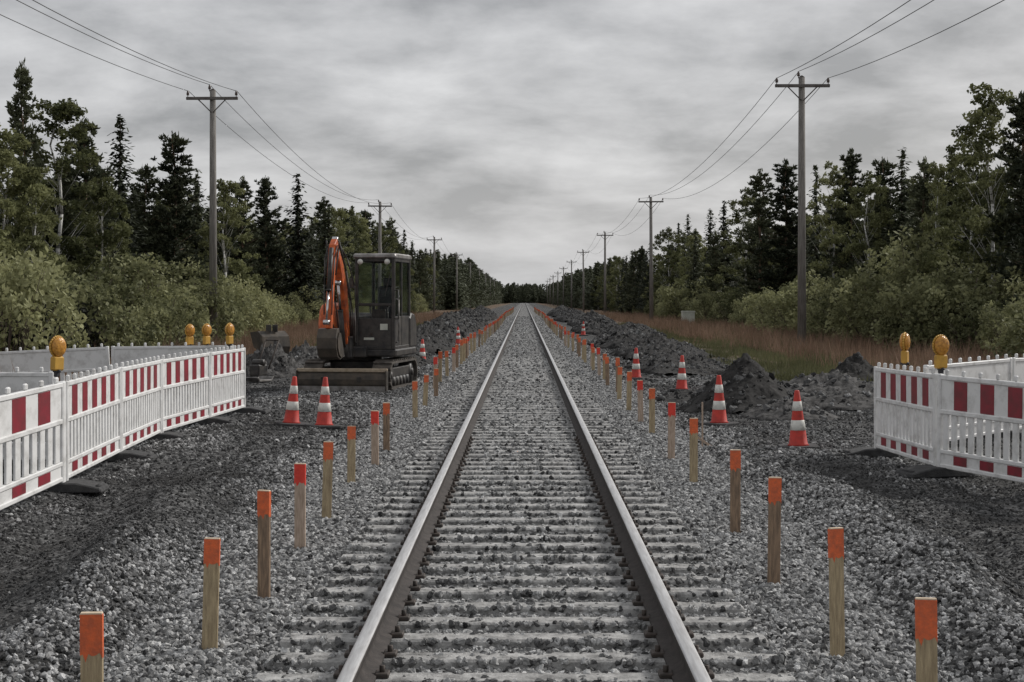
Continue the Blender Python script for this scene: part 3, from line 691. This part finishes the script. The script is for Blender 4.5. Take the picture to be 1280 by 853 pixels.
# cab
cx0, cx1, cy0, cy1, cz0, cz1 = -.12, .74, -.98, .56, .86, 2.78
m = MB()
fp = [(cx0+.035, cy0+.03), (cx1-.035, cy0+.03), (cx0+.035, cy1-.03), (cx1-.035, cy1-.03)]
for (x, y) in fp: m.box((x, y, (cz0+cz1)/2), (.07, .075, cz1-cz0), 0, .012)
m.box((cx1-.035, -.25, (cz0+cz1)/2), (.06, .06, cz1-cz0), 0, .01)
for z in (cz0+.03, cz1-.04):
    for y in (cy0+.03, cy1-.03): m.box(((cx0+cx1)/2, y, z), (cx1-cx0-.14, .07, .07), 0, .01)
    for x in (cx0+.035, cx1-.035): m.box((x, (cy0+cy1)/2, z), (.065, cy1-cy0-.16, .07), 0, .01)
m.box(((cx0+cx1)/2, cy0+.03, 1.80), (cx1-cx0-.14, .06, .06), 0, .01)
m.box(((cx0+cx1)/2, cy0+.04, 1.20), (cx1-cx0-.14, .03, .62), 0, .006)
m.box((cx1-.03, (cy0+cy1)/2, 1.22), (.03, cy1-cy0-.16, .66), 0, .006)
m.box((cx0+.03, (cy0+cy1)/2, 1.22), (.03, cy1-cy0-.16, .66), 0, .006)
m.box(((cx0+cx1)/2, (cy0+cy1)/2, .87), (cx1-cx0-.05, cy1-cy0-.05, .03), 0, 0)
cab = part(m, 'cab', M['black'], Hs)
m = MB(); m.prism([(cy0-.05,cz1-.01),(cy0-.07,cz1+.05),(cy0+.0,cz1+.10),(cy1-.05,cz1+.10),(cy1+.03,cz1+.05),(cy1+.02,cz1-.01)], cx0-.03, cx1+.03, 0, .025)
part(m, 'cab_roof', M['steel'], Hs, cab)
m = MB(); m.box(((cx0+cx1)/2, cy0+.02, 2.26), (cx1-cx0-.14, .008, .84), 0, 0); part(m, 'windscreen', M['glass'], Hs, cab)
for x in (cx0+.02, cx1-.02):
    m = MB(); m.box((x, (cy0+cy1)/2, 2.14), (.008, cy1-cy0-.15, 1.12), 0, 0); part(m, 'side_window', M['glass'], Hs, cab)
m = MB(); m.box(((cx0+cx1)/2, cy1-.03, 2.14), (cx1-cx0-.14, .008, 1.12), 0, 0); part(m, 'rear_window', M['glass'], Hs, cab)
m = MB(); m.box((.31, .1, 1.30), (.48, .48, .14), 0, .04); m.prism([(.28,1.35),(.24,2.0),(.27,2.2),(.37,2.2),(.42,2.0),(.42,1.35)], .08, .54, 0, .04)
m.box((.31, .31, 2.28), (.24, .1, .2), 0, .03); m.box((.31, .1, 1.05), (.4, .4, .36), 0, .01); part(m, 'operator_seat', M['seat'], Hs, cab)
m = MB()
for x in (.12, .5): m.cyl((x, -.55, .9), (x, -.60, 1.75), .016); m.sph((x, -.60, 1.78), .035)
m.box((.31, -.6, 1.55), (.3, .06, .3), 0, .02); part(m, 'control_levers', M['black'], Hs, cab)
m = MB(); m.tube([(cx1+.0, cy0+.0, 1.5), (cx1+.09, cy0-.06, 1.5), (cx1+.09, cy0-.06, 2.1), (cx1, cy0, 2.1)], .012); m.box((cx0-.06, cy0-.05, 2.25), (.10, .03, .22), 0, .01); part(m, 'mirror', M['black'], Hs, cab)
m = MB(); m.box((cx0+.62, cy0+.018, 1.33), (.16, .012, .13), 0, .003); m.box((cx0+.30, cy0+.018, 1.08), (.22, .012, .05), 0, .003); part(m, 'plate', M['cabinet'], Hs, cab)
m = MB(); m.tube([(cx0+.03, cy0-.0, 1.0), (cx0+.03, cy0-.07, 1.02), (cx0+.03, cy0-.07, 1.72), (cx0+.03, cy0, 1.74)], .014)
m.tube([(cx1+.0, cy0+.1, 1.0), (cx1+.06, cy0+.1, 1.02), (cx1+.06, cy0+.1, 1.9), (cx1, cy0+.1, 1.92)], .014); part(m, 'grab_rail', M['steel'], Hs, cab)
m = MB(); m.box((cx1-.14, cy0+.012, 2.3), (.016, .012, .66), 0, 0, (0, R(14), 0)); part(m, 'wiper', M['black'], Hs, cab)
m = MB(); 
for x in (.02, .60): m.cyl((x, cy0-.05, 2.70), (x, cy0-.11, 2.70), .05, .06, 14)
part(m, 'work_light', M['cone_band'], Hs, cab)
# boom, stick, bucket (seen head-on, folded up in front of the house)
bxc = -.27
def beam(path, ws, name, mt, x0, wx, parent=ex, mi=0):
    top = []; bot = []
    for k, (p, w) in enumerate(zip(path, ws)):
        a_ = path[max(k-1, 0)]; b_ = path[min(k+1, len(path)-1)]; t_ = Vector((b_[0]-a_[0], b_[1]-a_[1])).normalized(); n_ = Vector((-t_.y, t_.x))
        top.append((p[0]+n_.x*w/2, p[1]+n_.y*w/2)); bot.append((p[0]-n_.x*w/2, p[1]-n_.y*w/2))
    q = MB(); q.prism(top+bot[::-1], x0-wx/2, x0+wx/2, 0, .012); return part(q, name, mt, Hs, parent)
m = MB(); m.box((bxc, -1.13, .90), (.30, .26, .46), 0, .03); m.cyl((bxc, -1.2, .66), (bxc, -1.2, 1.14), .09, .09, 16); part(m, 'swing_post', M['black'], Hs)
boom = beam([(-1.22,.98),(-1.28,1.5),(-1.45,2.1),(-1.75,2.6),(-2.15,2.98)], [.18,.25,.28,.23,.17], 'boom', M['orange'], bxc, .15)
stick = beam([(-2.02,3.10),(-2.16,2.98),(-2.36,2.2),(-2.50,1.32)], [.13,.22,.18,.12], 'stick', M['orange'], bxc, .125)
def ram(a_, b_, r_, nm, parent, x=bxc):
    a_ = Vector((x, *a_)); b_ = Vector((x, *b_)); mid = a_.lerp(b_, .58); q = MB(); q.cyl(a_, mid, r_, r_, 14); q.cyl(mid-(b_-a_)*.02, mid, r_*1.12, r_*1.12, 14)
    c_ = part(q, nm, M['black'], Hs, parent); q = MB(); q.cyl(mid, b_, r_*.5, r_*.5, 12); q.cyl(b_-Vector((.06,0,0)), b_+Vector((.06,0,0)), .05); part(q, 'piston_rod', M['chrome'], Hs, c_)
ram((-1.36,.92), (-1.78,2.25), .055, 'boom_cylinder', boom)
ram((-1.50,2.42), (-2.0,3.14), .05, 'stick_cylinder', boom, bxc+.0)
ram((-2.30,2.95), (-2.68,1.45), .045, 'bucket_cylinder', stick)
m = MB()
for s in (-1, 1):
    m.tube([(bxc+s*.13, -1.2, 1.2), (bxc+s*.16, -1.45, 1.9), (bxc+s*.15, -1.75, 2.55), (bxc+s*.11, -2.1, 3.02), (bxc+s*.10, -2.35, 2.4)], .016)
    m.tube([(bxc+s*.09, -2.18, 3.0), (bxc+s*.10, -2.42, 2.75), (bxc+s*.085, -2.52, 2.2), (bxc+s*.08, -2.56, 1.6)], .014)
    m.tube([(bxc+s*.19, -1.2, 1.0), (bxc+s*.24, -1.55, 1.7), (bxc+s*.19, -1.85, 2.5), (bxc+s*.13, -2.2, 3.1)], .015)
m.tube([(bxc+.11,-2.15,3.05),(bxc+.22,-1.9,2.75),(bxc+.30,-1.6,2.2),(bxc+.26,-1.25,1.5)], .014)
part(m, 'hydraulic_hoses', M['black'], Hs, boom)
SB = lambda L_: [(-2.44+(a_+2.44)*.78, 1.33+(b_-1.62)*.78) for a_, b_ in L_]
bk = SB([(-2.44,1.62),(-2.62,1.60),(-2.76,1.38),(-2.74,1.10),(-2.58,.88),(-2.34,.80),(-2.02,.86),(-2.04,.90),(-2.33,.86),(-2.52,.93),(-2.66,1.12),(-2.68,1.34),(-2.56,1.50),(-2.40,1.50)])
m = MB(); m.prism(bk, bxc-.2, bxc+.2, 0, .006)
for s in (-1, 1): m.prism(SB([(-2.40,1.50),(-2.56,1.50),(-2.68,1.34),(-2.66,1.12),(-2.52,.93),(-2.33,.86),(-2.04,.90),(-2.2,1.2)]), bxc+s*.185-.012, bxc+s*.215+.012, 0, 0)
bkt = part(m, 'bucket', M['blade'], Hs)
m = MB()
for k in range(4): m.box((bxc-.17+.113*k, -2.08, .755), (.06, .14, .04), 0, .01)
part(m, 'teeth', M['steel'], Hs, bkt)

# loose digger bucket and gear beside the machine
x, y, z = at(343, 462); ob = empty('excavator_bucket', (x, y-.9, z), R(40), 'spare dark excavator bucket lying on the spoil heap left of the excavator', 'bucket')
prf = [(-.35,.02),(-.42,.22),(-.36,.50),(-.12,.64),(.30,.60),(.30,.57),(-.10,.60),(-.32,.46),(-.38,.22),(-.31,.05)]
m = MB(); m.prism(prf, -.4, .4, 0, .004)
for s in (-1, 1): m.prism([(-.35,.02),(-.42,.22),(-.36,.50),(-.12,.64),(.30,.60),(.1,.2)], s*.4-.015, s*.4+.015, 0, 0)
m.v = [(v[0], v[1], v[2]+.45) for v in m.v]; m.build('shell', M['blade'], ob)
m = MB()
for s in (-1, 1): m.box((s*.1, -.15, 1.16), (.025, .26, .2), 0, .01)
m.build('hanger', M['black'], ob)
x, y, z = at(318, 478); o2 = empty('compactor_plate', (x+.1, y, z), R(-25), 'small dark plate compactor with handle standing at the far end of the left barriers', 'compactor')
m = MB(); m.prism([(-.32,.12),(-.24,.02),(.24,.02),(.32,.12),(.28,.13),(.22,.06),(-.22,.06),(-.28,.13)], -.2, .2, 0, .004); m.build('base_plate', M['steel'], o2)
m = MB(); m.box((0, -.02, .28), (.28, .36, .26), 0, .03); m.cyl((-.14, 0, .45), (.14, 0, .45), .08, .08, 14); m.build('engine', M['black'], o2)
m = MB(); m.tube([(-.16, .15, .3), (-.18, .55, .95), (.18, .55, .95), (.16, .15, .3)], .016); m.build('handle', M['clip'], o2)

# ------------------------------------------------------------------ poles and lines
PH = 11.3+.3
def make_pole():
    rt = empty('utility_pole', (0, 0, 0))
    m = MB(); m.cyl((0, 0, -.3), (0, 0, PH), .19, .13, 14); m.build('post', M['pole'], rt)
    m = MB(); m.cyl((0, 0, PH), (0, 0, PH+.08), .135, .03, 14); m.build('cap', M['arm'], rt)
    m = MB(); m.box((0, -.17, PH-.38), (2.3, .12, .13), 0, .01); ca = m.build('crossarm', M['arm'], rt)
    m = MB()
    for s in (-1, 1): m.cyl((s*.62, -.17, PH-.42), (s*.04, -.15, PH-1.0), .025, .025, 6)
    m.build('brace', M['arm'], ca)
    for x, z0 in ((-1.08, PH-.31), (1.08, PH-.31), (-.14, PH-.02)):
        m = MB(); m.cyl((x, -.17 if abs(x) > .5 else -.02, z0-.03), (x, -.17 if abs(x) > .5 else -.02, z0+.1), .018, .018, 6)
        m.lathe([(.03,.06),(.075,.08),(.05,.12),(.07,.15),(.045,.2),(.04,.25),(.015,.27)], 10, 0, (x, -.17 if abs(x) > .5 else -.02, z0)); m.build('insulator', M['insul'], rt)
    return rt
po = make_pole(); pu = False; poles = {}
for side, X0, ds in ((1, 11.7, [-11, 64, 139.5, 212, 288, 362, 436, 510, 585, 660, 735]), (-1, -13.9, [-10, 68, 146, 228, 305, 382, 458, 534, 610, 690])):
    lst = []
    for k, D in enumerate(ds):
        X = X0 + (0 if abs(D) < 200 else .4*(-side))
        z = float(gz(X, D)); z = -.33
        if D > 0:
            o = copy_tree(po) if pu else po; pu = True
            o.location = (X, D, z); o.rotation_euler = (0, R(RN.normal(0, .25)), 0)
            tag(o, 'wooden power pole with crossarm, %s from the camera on the %s side of the track' % (ORD[k-1], 'right' if side > 0 else 'left'), 'power pole', 'power poles along both sides of the track')
        lst.append((X, D, z))
    poles[side] = lst
for side, lst in poles.items():
    for w, (ox, oz, nm) in enumerate(((-1.08, PH-.05, 'left'), (-.14, PH+.24, 'middle'), (1.08, PH-.05, 'right'))):
        pts = []
        for (a, b) in zip(lst, lst[1:]):
            n = 26
            for k in range(n+1):
                t_ = k/n; sag = 1.3*(b[1]-a[1])/75*4*t_*(1-t_)*(1+.1*w)
                pts.append(Vector((a[0]+(b[0]-a[0])*t_+ox, a[1]+(b[1]-a[1])*t_-.1, a[2]+oz-sag)))
        V = []; Fc = []; n = 5; r_ = .013
        for p in pts:
            for q in range(n): V.append((p.x+r_*math.cos(2*math.pi*q/n), p.y, p.z+r_*math.sin(2*math.pi*q/n)))
        for k in range(len(pts)-1):
            for q in range(n): Fc.append((k*n+q, k*n+(q+1)%n, (k+1)*n+(q+1)%n, (k+1)*n+q))
        tag(nobj('power_line', npmesh('power_line', V, Fc, [M['wire']])), '%s of the three overhead wires strung on the %s poles' % (nm, 'right' if side > 0 else 'left'), 'power line', 'overhead wires')
# pale cabinet in the grass
x, y, z = at(860, 406); cb = empty('cable_cabinet', (x, y, z-.05), .2, 'small pale cabinet in the grass at the foot of the right shrubs', 'cabinet')
m = MB(); m.box((0, 0, .6), (1.15, .45, 1.2), 0, .02); m.build('body', M['cabinet'], cb)
m = MB(); m.prism([(-.28,1.2),(-.26,1.28),(.26,1.28),(.28,1.2)], -.6, .6, 0, .01); m.build('lid', M['cabinet'], cb)

# ------------------------------------------------------------------ vegetation
def cards(C, U_, V_):
    """quads from centres and two half axes"""
    n = len(C); V = np.empty((n, 4, 3)); V[:, 0] = C-U_*.35-V_; V[:, 1] = C+U_-V_*.25; V[:, 2] = C+U_*.3+V_; V[:, 3] = C-U_+V_*.2
    return V.reshape(-1, 3), np.arange(4*n).reshape(n, 4)
def unit(v): return v/np.maximum(np.linalg.norm(v, axis=1, keepdims=True), 1e-6)
def rdir(n): return unit(RN.normal(0, 1, (n, 3)))
def perp(d):
    r_ = rdir(len(d)); return unit(np.cross(d, r_))
def leafcloud(C, size, flat=0.):
    n = len(C); u = rdir(n); u[:, 2] *= (1-flat); u = unit(u); v = perp(u)
    s = size*RN.uniform(.6, 1.35, (n, 1)); return cards(C, u*s, v*s*.62)
def trunk_mesh(h, r0, r1, mt, lean=.02, limbs=()):
    m = MB(); k = 7; p = [Vector((0,0,-.3))]
    for i_ in range(1, k+1): p.append(Vector((RN.normal(0, lean)*i_*h/40, RN.normal(0, lean)*i_*h/40, h*i_/k)))
    for i_ in range(k): m.cyl(p[i_], p[i_+1], r0+(r1-r0)*i_/k, r0+(r1-r0)*(i_+1)/k, 9)
    for a_, b_, r_ in limbs: m.cyl(a_, b_, r_, r_*.35, 5)
    me = bpy.data.meshes.new('trunk'); me.from_pydata(m.v, [], m.f); me.materials.append(mt); me.polygons.foreach_set('use_smooth', m.sm); me.update()
    return me
def spruce(h, wid=1.7, dens=1., lod=1.):
    C = []; Uu = []; Vv = []; z = h*.05; limbs = []
    step = .21/lod**.3
    while z < h*.985:
        t_ = z/h; ln0 = wid*(1-t_)**.85*(.9 if t_ > .12 else .75)+.12; nb = max(5, int((12*(1-t_)+6)*dens))
        for q in range(nb):
            if RN.random() < .10: continue
            a_ = RN.uniform(0, 6.283); ln = ln0*RN.uniform(.6, 1.2); n = max(2, int(ln/(.13/lod)))
            s = np.linspace(.12, 1, n); zd = z + RN.uniform(-.12, .12)
            up = (.55*t_-.22); rr = s*ln
            zz_ = zd + rr*up - .12*np.sin(s*3.1)*ln + .10*s**2*ln
            ce = np.stack([rr*math.cos(a_), rr*math.sin(a_), zz_], 1) + RN.normal(0, .05, (n, 3))
            d = np.tile([math.cos(a_), math.sin(a_), -.25], (n, 1)) + RN.normal(0, .35, (n, 3)); d = unit(d)
            sz = (.185*(1-s*.35)*RN.uniform(.7, 1.3, n))[:, None]/lod**.6; si = np.cross(d, [0, 0, 1.]) + RN.normal(0, .3, (n, 3)); si = unit(si)
            C.append(ce); Uu.append(d*sz*1.25); Vv.append(si*sz*.7)
        z += step*RN.uniform(.8, 1.2)
    V, Fc = cards(np.concatenate(C), np.concatenate(Uu), np.concatenate(Vv)); return V, Fc
def clumps(centres, rad, per, size, flat=0., sq=.75):
    C = []
    for c, r_ in zip(centres, rad):
        n = max(6, int(per*r_*r_)); d = rdir(n)*(RN.random((n, 1))**.45)*r_; d[:, 2] *= sq; C.append(c+d)
    return leafcloud(np.concatenate(C), size, flat)
def pine(h, lod=1.):
    """upswept branches carrying needle tufts, broad jagged crown"""
    C = []; D_ = []; limbs = []; z = h*.10; wid = RN.uniform(1.7, 2.2)
    while z < h*.97:
        t_ = z/h; w = wid*(1-t_)**.62*(.75+.25*min(1, t_*4))+.12
        for q in range(int(RN.integers(5, 8))):
            a_ = RN.uniform(0, 6.283); ln = w*RN.uniform(.45, 1.2); up = RN.uniform(.15, .5)
            s = np.arange(.18, ln, .20/lod); s = np.append(s, ln); cz = z+s*up-.10*ln+RN.uniform(-.15, .15)
            tip = np.stack([s*math.cos(a_), s*math.sin(a_), cz], 1)+RN.normal(0, .07, (len(s), 3))
            if q < 2: limbs.append((Vector((0, 0, z-.1)), Vector(tip[-1]), .022))
            n = int(13*lod); c = np.repeat(tip, n, 0); dr = rdir(len(c)); dr[:, 2] = np.abs(dr[:, 2])*.9+.05; dr[:, 0] += .5*math.cos(a_); dr[:, 1] += .5*math.sin(a_)
            dr = unit(dr); C.append(c+dr*RN.uniform(.03, .16, (len(c), 1))); D_.append(dr)
        z += .30*RN.uniform(.8, 1.25)
    for k in range(60):
        C.append(np.array([[0, 0, h-RN.uniform(0, .8)]])+RN.normal(0, .09, (1, 3))); D_.append(unit(np.array([[RN.normal(0, .4), RN.normal(0, .4), 1.]])))
    C = np.concatenate(C); dr = np.concatenate(D_); sz = RN.uniform(.08, .15, (len(C), 1))/lod**.7
    V, Fc = cards(C, dr*sz*1.3, perp(dr)*sz*.38); return V, Fc, limbs
def birch(h, lod=1., w0=2.2):
    cen = []; rad = []; limbs = []
    for k in range(125):
        t_ = RN.uniform(.10, 1); z = h*t_; w = w0*math.sin(math.pi*min(1, (t_*.92)**.7))**.7 + .15; a_ = RN.uniform(0, 6.283); r_ = w*RN.uniform(.15, 1)**.6
        p = np.array([r_*math.cos(a_), r_*math.sin(a_), z]); cen.append(p); rad.append(RN.uniform(.25, .62)*(1.1-.45*t_))
        if k % 3 == 0: limbs.append((Vector((0, 0, max(.3, z-1.3*r_-.2))), Vector(p), .011))
    for q in range(5): cen.append(np.array([RN.normal(0, .15), RN.normal(0, .15), h-.25-.25*q])); rad.append(.26+.05*q)
    V, Fc = clumps(cen, rad, 620*lod**1.5, .085/lod**.7); return V, Fc, limbs
def bush(h, w, lod=1., size=.075):
    cen = []; rad = []; limbs = []
    for k in range(60):
        a_ = RN.uniform(0, 6.283); q = RN.random(); r_ = w*math.sqrt(RN.random()); z = RN.uniform(.08, 1)*h*math.sqrt(max(.05, 1-(r_/w)**2*.75))*RN.uniform(.75, 1.05)
        p = np.array([r_*math.cos(a_), r_*math.sin(a_), z]); cen.append(p); rad.append(RN.uniform(.22, .55)); limbs.append((Vector((r_*.2*math.cos(a_), r_*.2*math.sin(a_), -.1)), Vector(p), .02))
    V, Fc = clumps(cen, rad, 460*lod**1.5, size/lod**.7, 0, 1.0); return V, Fc, limbs
KINDS = {}
def kind_add(key, V, Fc, leafm, tme):
    KINDS.setdefault(key, []).append((npmesh(key+'_crown', V, Fc, [leafm]), tme))
HN = 11.0
for k in range(4):
    V, Fc = spruce(HN, RN.uniform(1.6, 2.3)); kind_add('spruce', V, Fc, M['spruce'], trunk_mesh(HN-.3, .14, .02, M['bark']))
for k in range(4):
    V, Fc, lb = pine(HN); kind_add('pine', V, Fc, M['pine'], trunk_mesh(HN-.3, .15, .03, M['pinebark'], .05, lb))
for k in range(4):
    V, Fc, lb = birch(HN); kind_add('birch', V, Fc, M['birch'], trunk_mesh(HN-.4, .11, .02, M['birchbark'], .08, lb))
for k in range(4):
    V, Fc, lb = bush(3.4, 1.7); kind_add('bush', V, Fc, M['bush'], trunk_mesh(1.6, .04, .02, M['bark'], .1, lb))
V, Fc, lb = bush(2.6, 1.7); kind_add('darkbush', V, Fc, M['darkbush'], trunk_mesh(1.3, .04, .02, M['bark'], .1, lb))
TREES = []
NM = {'spruce': 'spruce_tree', 'pine': 'pine_tree', 'birch': 'birch_tree', 'bush': 'shrub', 'darkbush': 'shrub'}
def tree(kind, X, D, h, wid=1.):
    cm, tm = KINDS[kind][RN.integers(len(KINDS[kind]))]
    base = {'bush': 3.4, 'darkbush': 2.6}.get(kind, HN); s = h/base
    o = empty(NM[kind], (X, D, float(gz(X, D))-.05), RN.uniform(0, 6.28)); o.scale = (s*wid, s*wid, s)
    nobj('crown', cm, o); nobj('trunk', tm, o)
    TREES.append((kind, X, D, h, o)); return o
def tpx(px, top, kind, X, wid=1.):
    D = F*abs(X)/abs(px-VX); h = (VY-top)/F*D+CH+.4; tree(kind, X, D, h, wid)
for a in [(28,78,'pine',-21,.62),(72,128,'birch',-20.5,1.25),(105,150,'pine',-21,1),(150,146,'spruce',-20,.95),(182,205,'pine',-21,1),(218,165,'pine',-19.5,1.05),(246,212,'spruce',-21,1),
          (282,226,'birch',-19,1.1),(303,222,'pine',-21,1),(334,222,'pine',-21,1.0),(372,218,'spruce',-20,1.15),(405,262,'spruce',-20,.9),(420,262,'birch',-19,1),(440,258,'spruce',-20,1.1),(457,262,'pine',-20,1),
          (489,272,'pine',-20,1.1),(505,288,'spruce',-19.5,1),(-15,150,'birch',-20,1.2),(-60,100,'pine',-21,1),(40,210,'birch',-18.5,1),(128,220,'birch',-18.5,.9),(5,170,'birch',-19.5,1.1),
          (1240,106,'birch',20.5,1.0),(1278,118,'pine',21,1),(1215,165,'birch',21,.9),(1190,185,'spruce',21,1),(1155,200,'pine',21,1),(1128,185,'spruce',21.5,1),(1105,198,'pine',21,1),(1064,188,'pine',21,1),(1042,205,'birch',20,.9),
          (1020,208,'spruce',21,.8),(982,200,'pine',21,1.1),(950,212,'pine',21,1.1),(932,236,'birch',20.5,1),(905,252,'spruce',21,1.1),(888,262,'spruce',21,1),(860,268,'spruce',19.5,.9),(848,280,'spruce',19,.9),(833,284,'birch',18.5,1),(1320,90,'pine',20,1),
          (1085,215,'birch',19.5,.9),(1172,205,'birch',19.5,.6)]:
    tpx(*a)
far_x = []
# rows standing behind and further off
for side in (-1, 1):
    y = 56.
    while y < 230:
        far_x.append((side*27, y*1.12))
        for off in (23.5,):
            hh = RN.uniform(8.2, 10.2) if y < 150 else (RN.uniform(10.5, 12.5) if side < 0 else RN.uniform(8, 9.6))
            X = side*(off+RN.uniform(-1, 1)); yy_ = y*1.12+RN.uniform(-1, 1)
            tree(['spruce','pine','spruce','birch','pine'][RN.integers(5)], X, yy_, hh, 1.1)
        y += RN.uniform(2.6, 3.6) if y < 120 else RN.uniform(4, 5.5)
    y = 148.
    while y < 330:
        hh = (RN.uniform(11, 13.2) if side < 0 else RN.uniform(8.2, 10.3))*(1 if RN.random() > .2 else .8)
        tree(['spruce','pine','spruce','birch'][RN.integers(4)], side*((18.0 if side > 0 else 20.5)+RN.uniform(-1, 1)-min(1, max(0, y-150)/100)), y, hh, 1.05); y += RN.uniform(3.0, 5.0)
# shrub belt
for side, Xb in ((-1, 16.0), (1, 17.6)):
    y = 42.
    while y < 270:
        Xb = 17.6 if side > 0 else 15.0+4.3*float(sst(60, 112, y))
        h = RN.uniform(2.6, 4.4) if y < 110 else RN.uniform(2.2, 4.2)
        tree('bush', side*(Xb+RN.uniform(-1.0, 1.0)), y, h, RN.uniform(.9, 1.25)); y += RN.uniform(2.2, 3.4) if y < 120 else RN.uniform(4, 6.5)
for (px, top, X, hk) in [(1140,283,18.3,'bush'),(1115,300,17.8,'bush'),(1195,300,17.5,'bush'),(1172,318,17,'bush'),(865,330,17,'bush'),(20,288,-17,'bush'),(90,300,-17.2,'bush'),(150,310,-17,'bush'),(230,322,-16.8,'bush')]:
    tpx(px, top, hk, X, 1.1)
for px, X, top in ((62,-14.6,368),(22,-14.8,372),(98,-15,380)): tpx(px, top, 'darkbush', X, 1.2)
# labels: each kind counted along its rank, starting at the camera
for side in (-1, 1):
    sn = 'left' if side < 0 else 'right'
    for kd, wd in (('spruce', 'dark conical spruce'), ('pine', 'dark bushy-topped pine'), ('birch', 'leafy light birch'), ('bush', 'rounded olive shrub'), ('darkbush', 'low blackish shrub')):
        T = [t for t in TREES if t[0] == kd and t[1]*side > 0]; T.sort(key=lambda t: t[2])
        fr = [t for t in T if abs(t[1]) < 22.2]; bk_ = [t for t in T if abs(t[1]) >= 22.2]
        for rank, wh in ((fr, 'in the front %s tree line' % sn), (bk_, 'in the rank behind the %s tree line' % sn)):
            for k, t in enumerate(rank):
                sh = kd in ('bush', 'darkbush'); n_ = ORD[k] if k < len(ORD) else 'far'
                tag(t[4], ('%s, %s from the camera %s' % (wd, n_, wh)) if k < len(ORD) else '%s at the far end %s' % (wd, wh), 'shrub' if sh else 'tree', '%s %s' % (sn, 'shrubs along the grass' if sh else 'trees of the forest edge'))
# distant forest: reads as one mass
VV = []; FF = []; o_ = 0
low = []
for k in range(5):
    V, Fc = spruce(10, RN.uniform(1.7, 2.4), .8, .5); low.append((V, Fc))
V, Fc, _ = birch(10, .35); low.append((V, Fc)); V, Fc, _ = pine(10, .35); low.append((V, Fc))
def far_tree(X, D, h):
    global o_
    V, Fc = low[RN.integers(len(low))]; a_ = RN.uniform(0, 6.28); c, s = math.cos(a_), math.sin(a_); q = h/10
    W_ = np.stack([(V[:,0]*c-V[:,1]*s)*q*1.15+X, (V[:,0]*s+V[:,1]*c)*q*1.15+D, V[:,2]*q-.4], 1); VV.append(W_); FF.append(Fc+o_); o_ += len(V)
for side in (-1, 1):
    y = 330.
    while y < 900:
        for off in (15.5, 18.5, 22):
            far_tree(side*(off+RN.uniform(-1, 1)), y+RN.uniform(-2, 2), (RN.uniform(11, 13.5) if side < 0 else RN.uniform(9, 11.5))*(1 if RN.random() > .3 else .82))
        y += RN.uniform(3, 4.5) if y < 550 else RN.uniform(4, 6)
    y = 60.
    while y < 330:
        far_tree(side*(31+RN.uniform(-1, 1)), y*1.15, RN.uniform(8, 9.5) if (side > 0 or y < 150) else RN.uniform(10, 12)); y += 5
for X_, Y_ in far_x: far_tree(X_+RN.uniform(-1, 1), Y_, RN.uniform(8.5, 10))
for k in range(260):
    far_tree(RN.uniform(-32, 32), RN.uniform(890, 985), RN.uniform(9, 12.8))
tag(nobj('distant_forest', npmesh('distant_forest', np.concatenate(VV), np.concatenate(FF), [M['spruce']])), 'far dark conifer forest closing in round the vanishing track', 'forest', kind='stuff')
print('far faces', sum(len(f) for f in FF))

# grass
def grass(name, X, Y, hgt, wdt, material, label, blades=10, spread=.22):
    n = len(X)*blades; bx_ = np.repeat(X, blades)+RN.normal(0, spread, n); by_ = np.repeat(Y, blades)+RN.normal(0, spread, n)
    h = np.repeat(hgt, blades)*RN.uniform(.45, 1.15, n); w = wdt*RN.uniform(.6, 1.4, n); a_ = RN.uniform(0, 6.28, n); ln = RN.uniform(.05, .5, n)*h
    z = gz(bx_, by_)-.02; b2 = RN.uniform(0, 6.28, n)
    p0 = np.stack([bx_-w*np.cos(a_), by_-w*np.sin(a_), z], 1); p1 = np.stack([bx_+w*np.cos(a_), by_+w*np.sin(a_), z], 1)
    p2 = np.stack([bx_+ln*np.cos(b2), by_+ln*np.sin(b2), z+h], 1)
    V = np.stack([p0, p1, p2], 1).reshape(-1, 3); Fc = np.arange(3*n).reshape(n, 3)
    tag(nobj(name, npmesh(name, V, Fc, [material])), label, 'grass', kind='stuff')
def gpts(n, y0, y1, x0=7.6, x1=19.5):
    y = y0*(y1/y0)**RN.random(n); x = RN.uniform(x0, x1, n)*np.where(RN.random(n) < .5, -1, 1); return x, y
x, y = gpts(20000, 22, 210); k = vnoise(x*.35, y*.18) + .35*RN.normal(0, 1, len(x)); e_ = np.abs(x) + 1.2*vnoise(x, y*.4) > 8.6
s = (k > -.32) & e_; grass('dry_grass', x[s], y[s], RN.uniform(.35, .95, s.sum())*(1+.25*vnoise(x[s]*1.3, y[s]*.8)), .018, M['grass'], 'reddish brown dry grass standing between the works and the shrubs', 11, .3)
s = (k <= -.32) & e_; grass('green_grass', x[s], y[s], RN.uniform(.25, .6, s.sum()), .018, M['grass_green'], 'green grass and weeds growing between the works and the shrubs', 11, .3)
x, y = gpts(6000, 30, 120, 5.8, 8.8); s = (vnoise(x*.8+4, y*.5) > -.2) & ((x > 0) | (y > 50))
grass('weeds', x[s], y[s], RN.uniform(.12, .35, s.sum()), .015, M['grass_green'], 'low sparse green weeds on the disturbed soil right of the track', 10, .2)
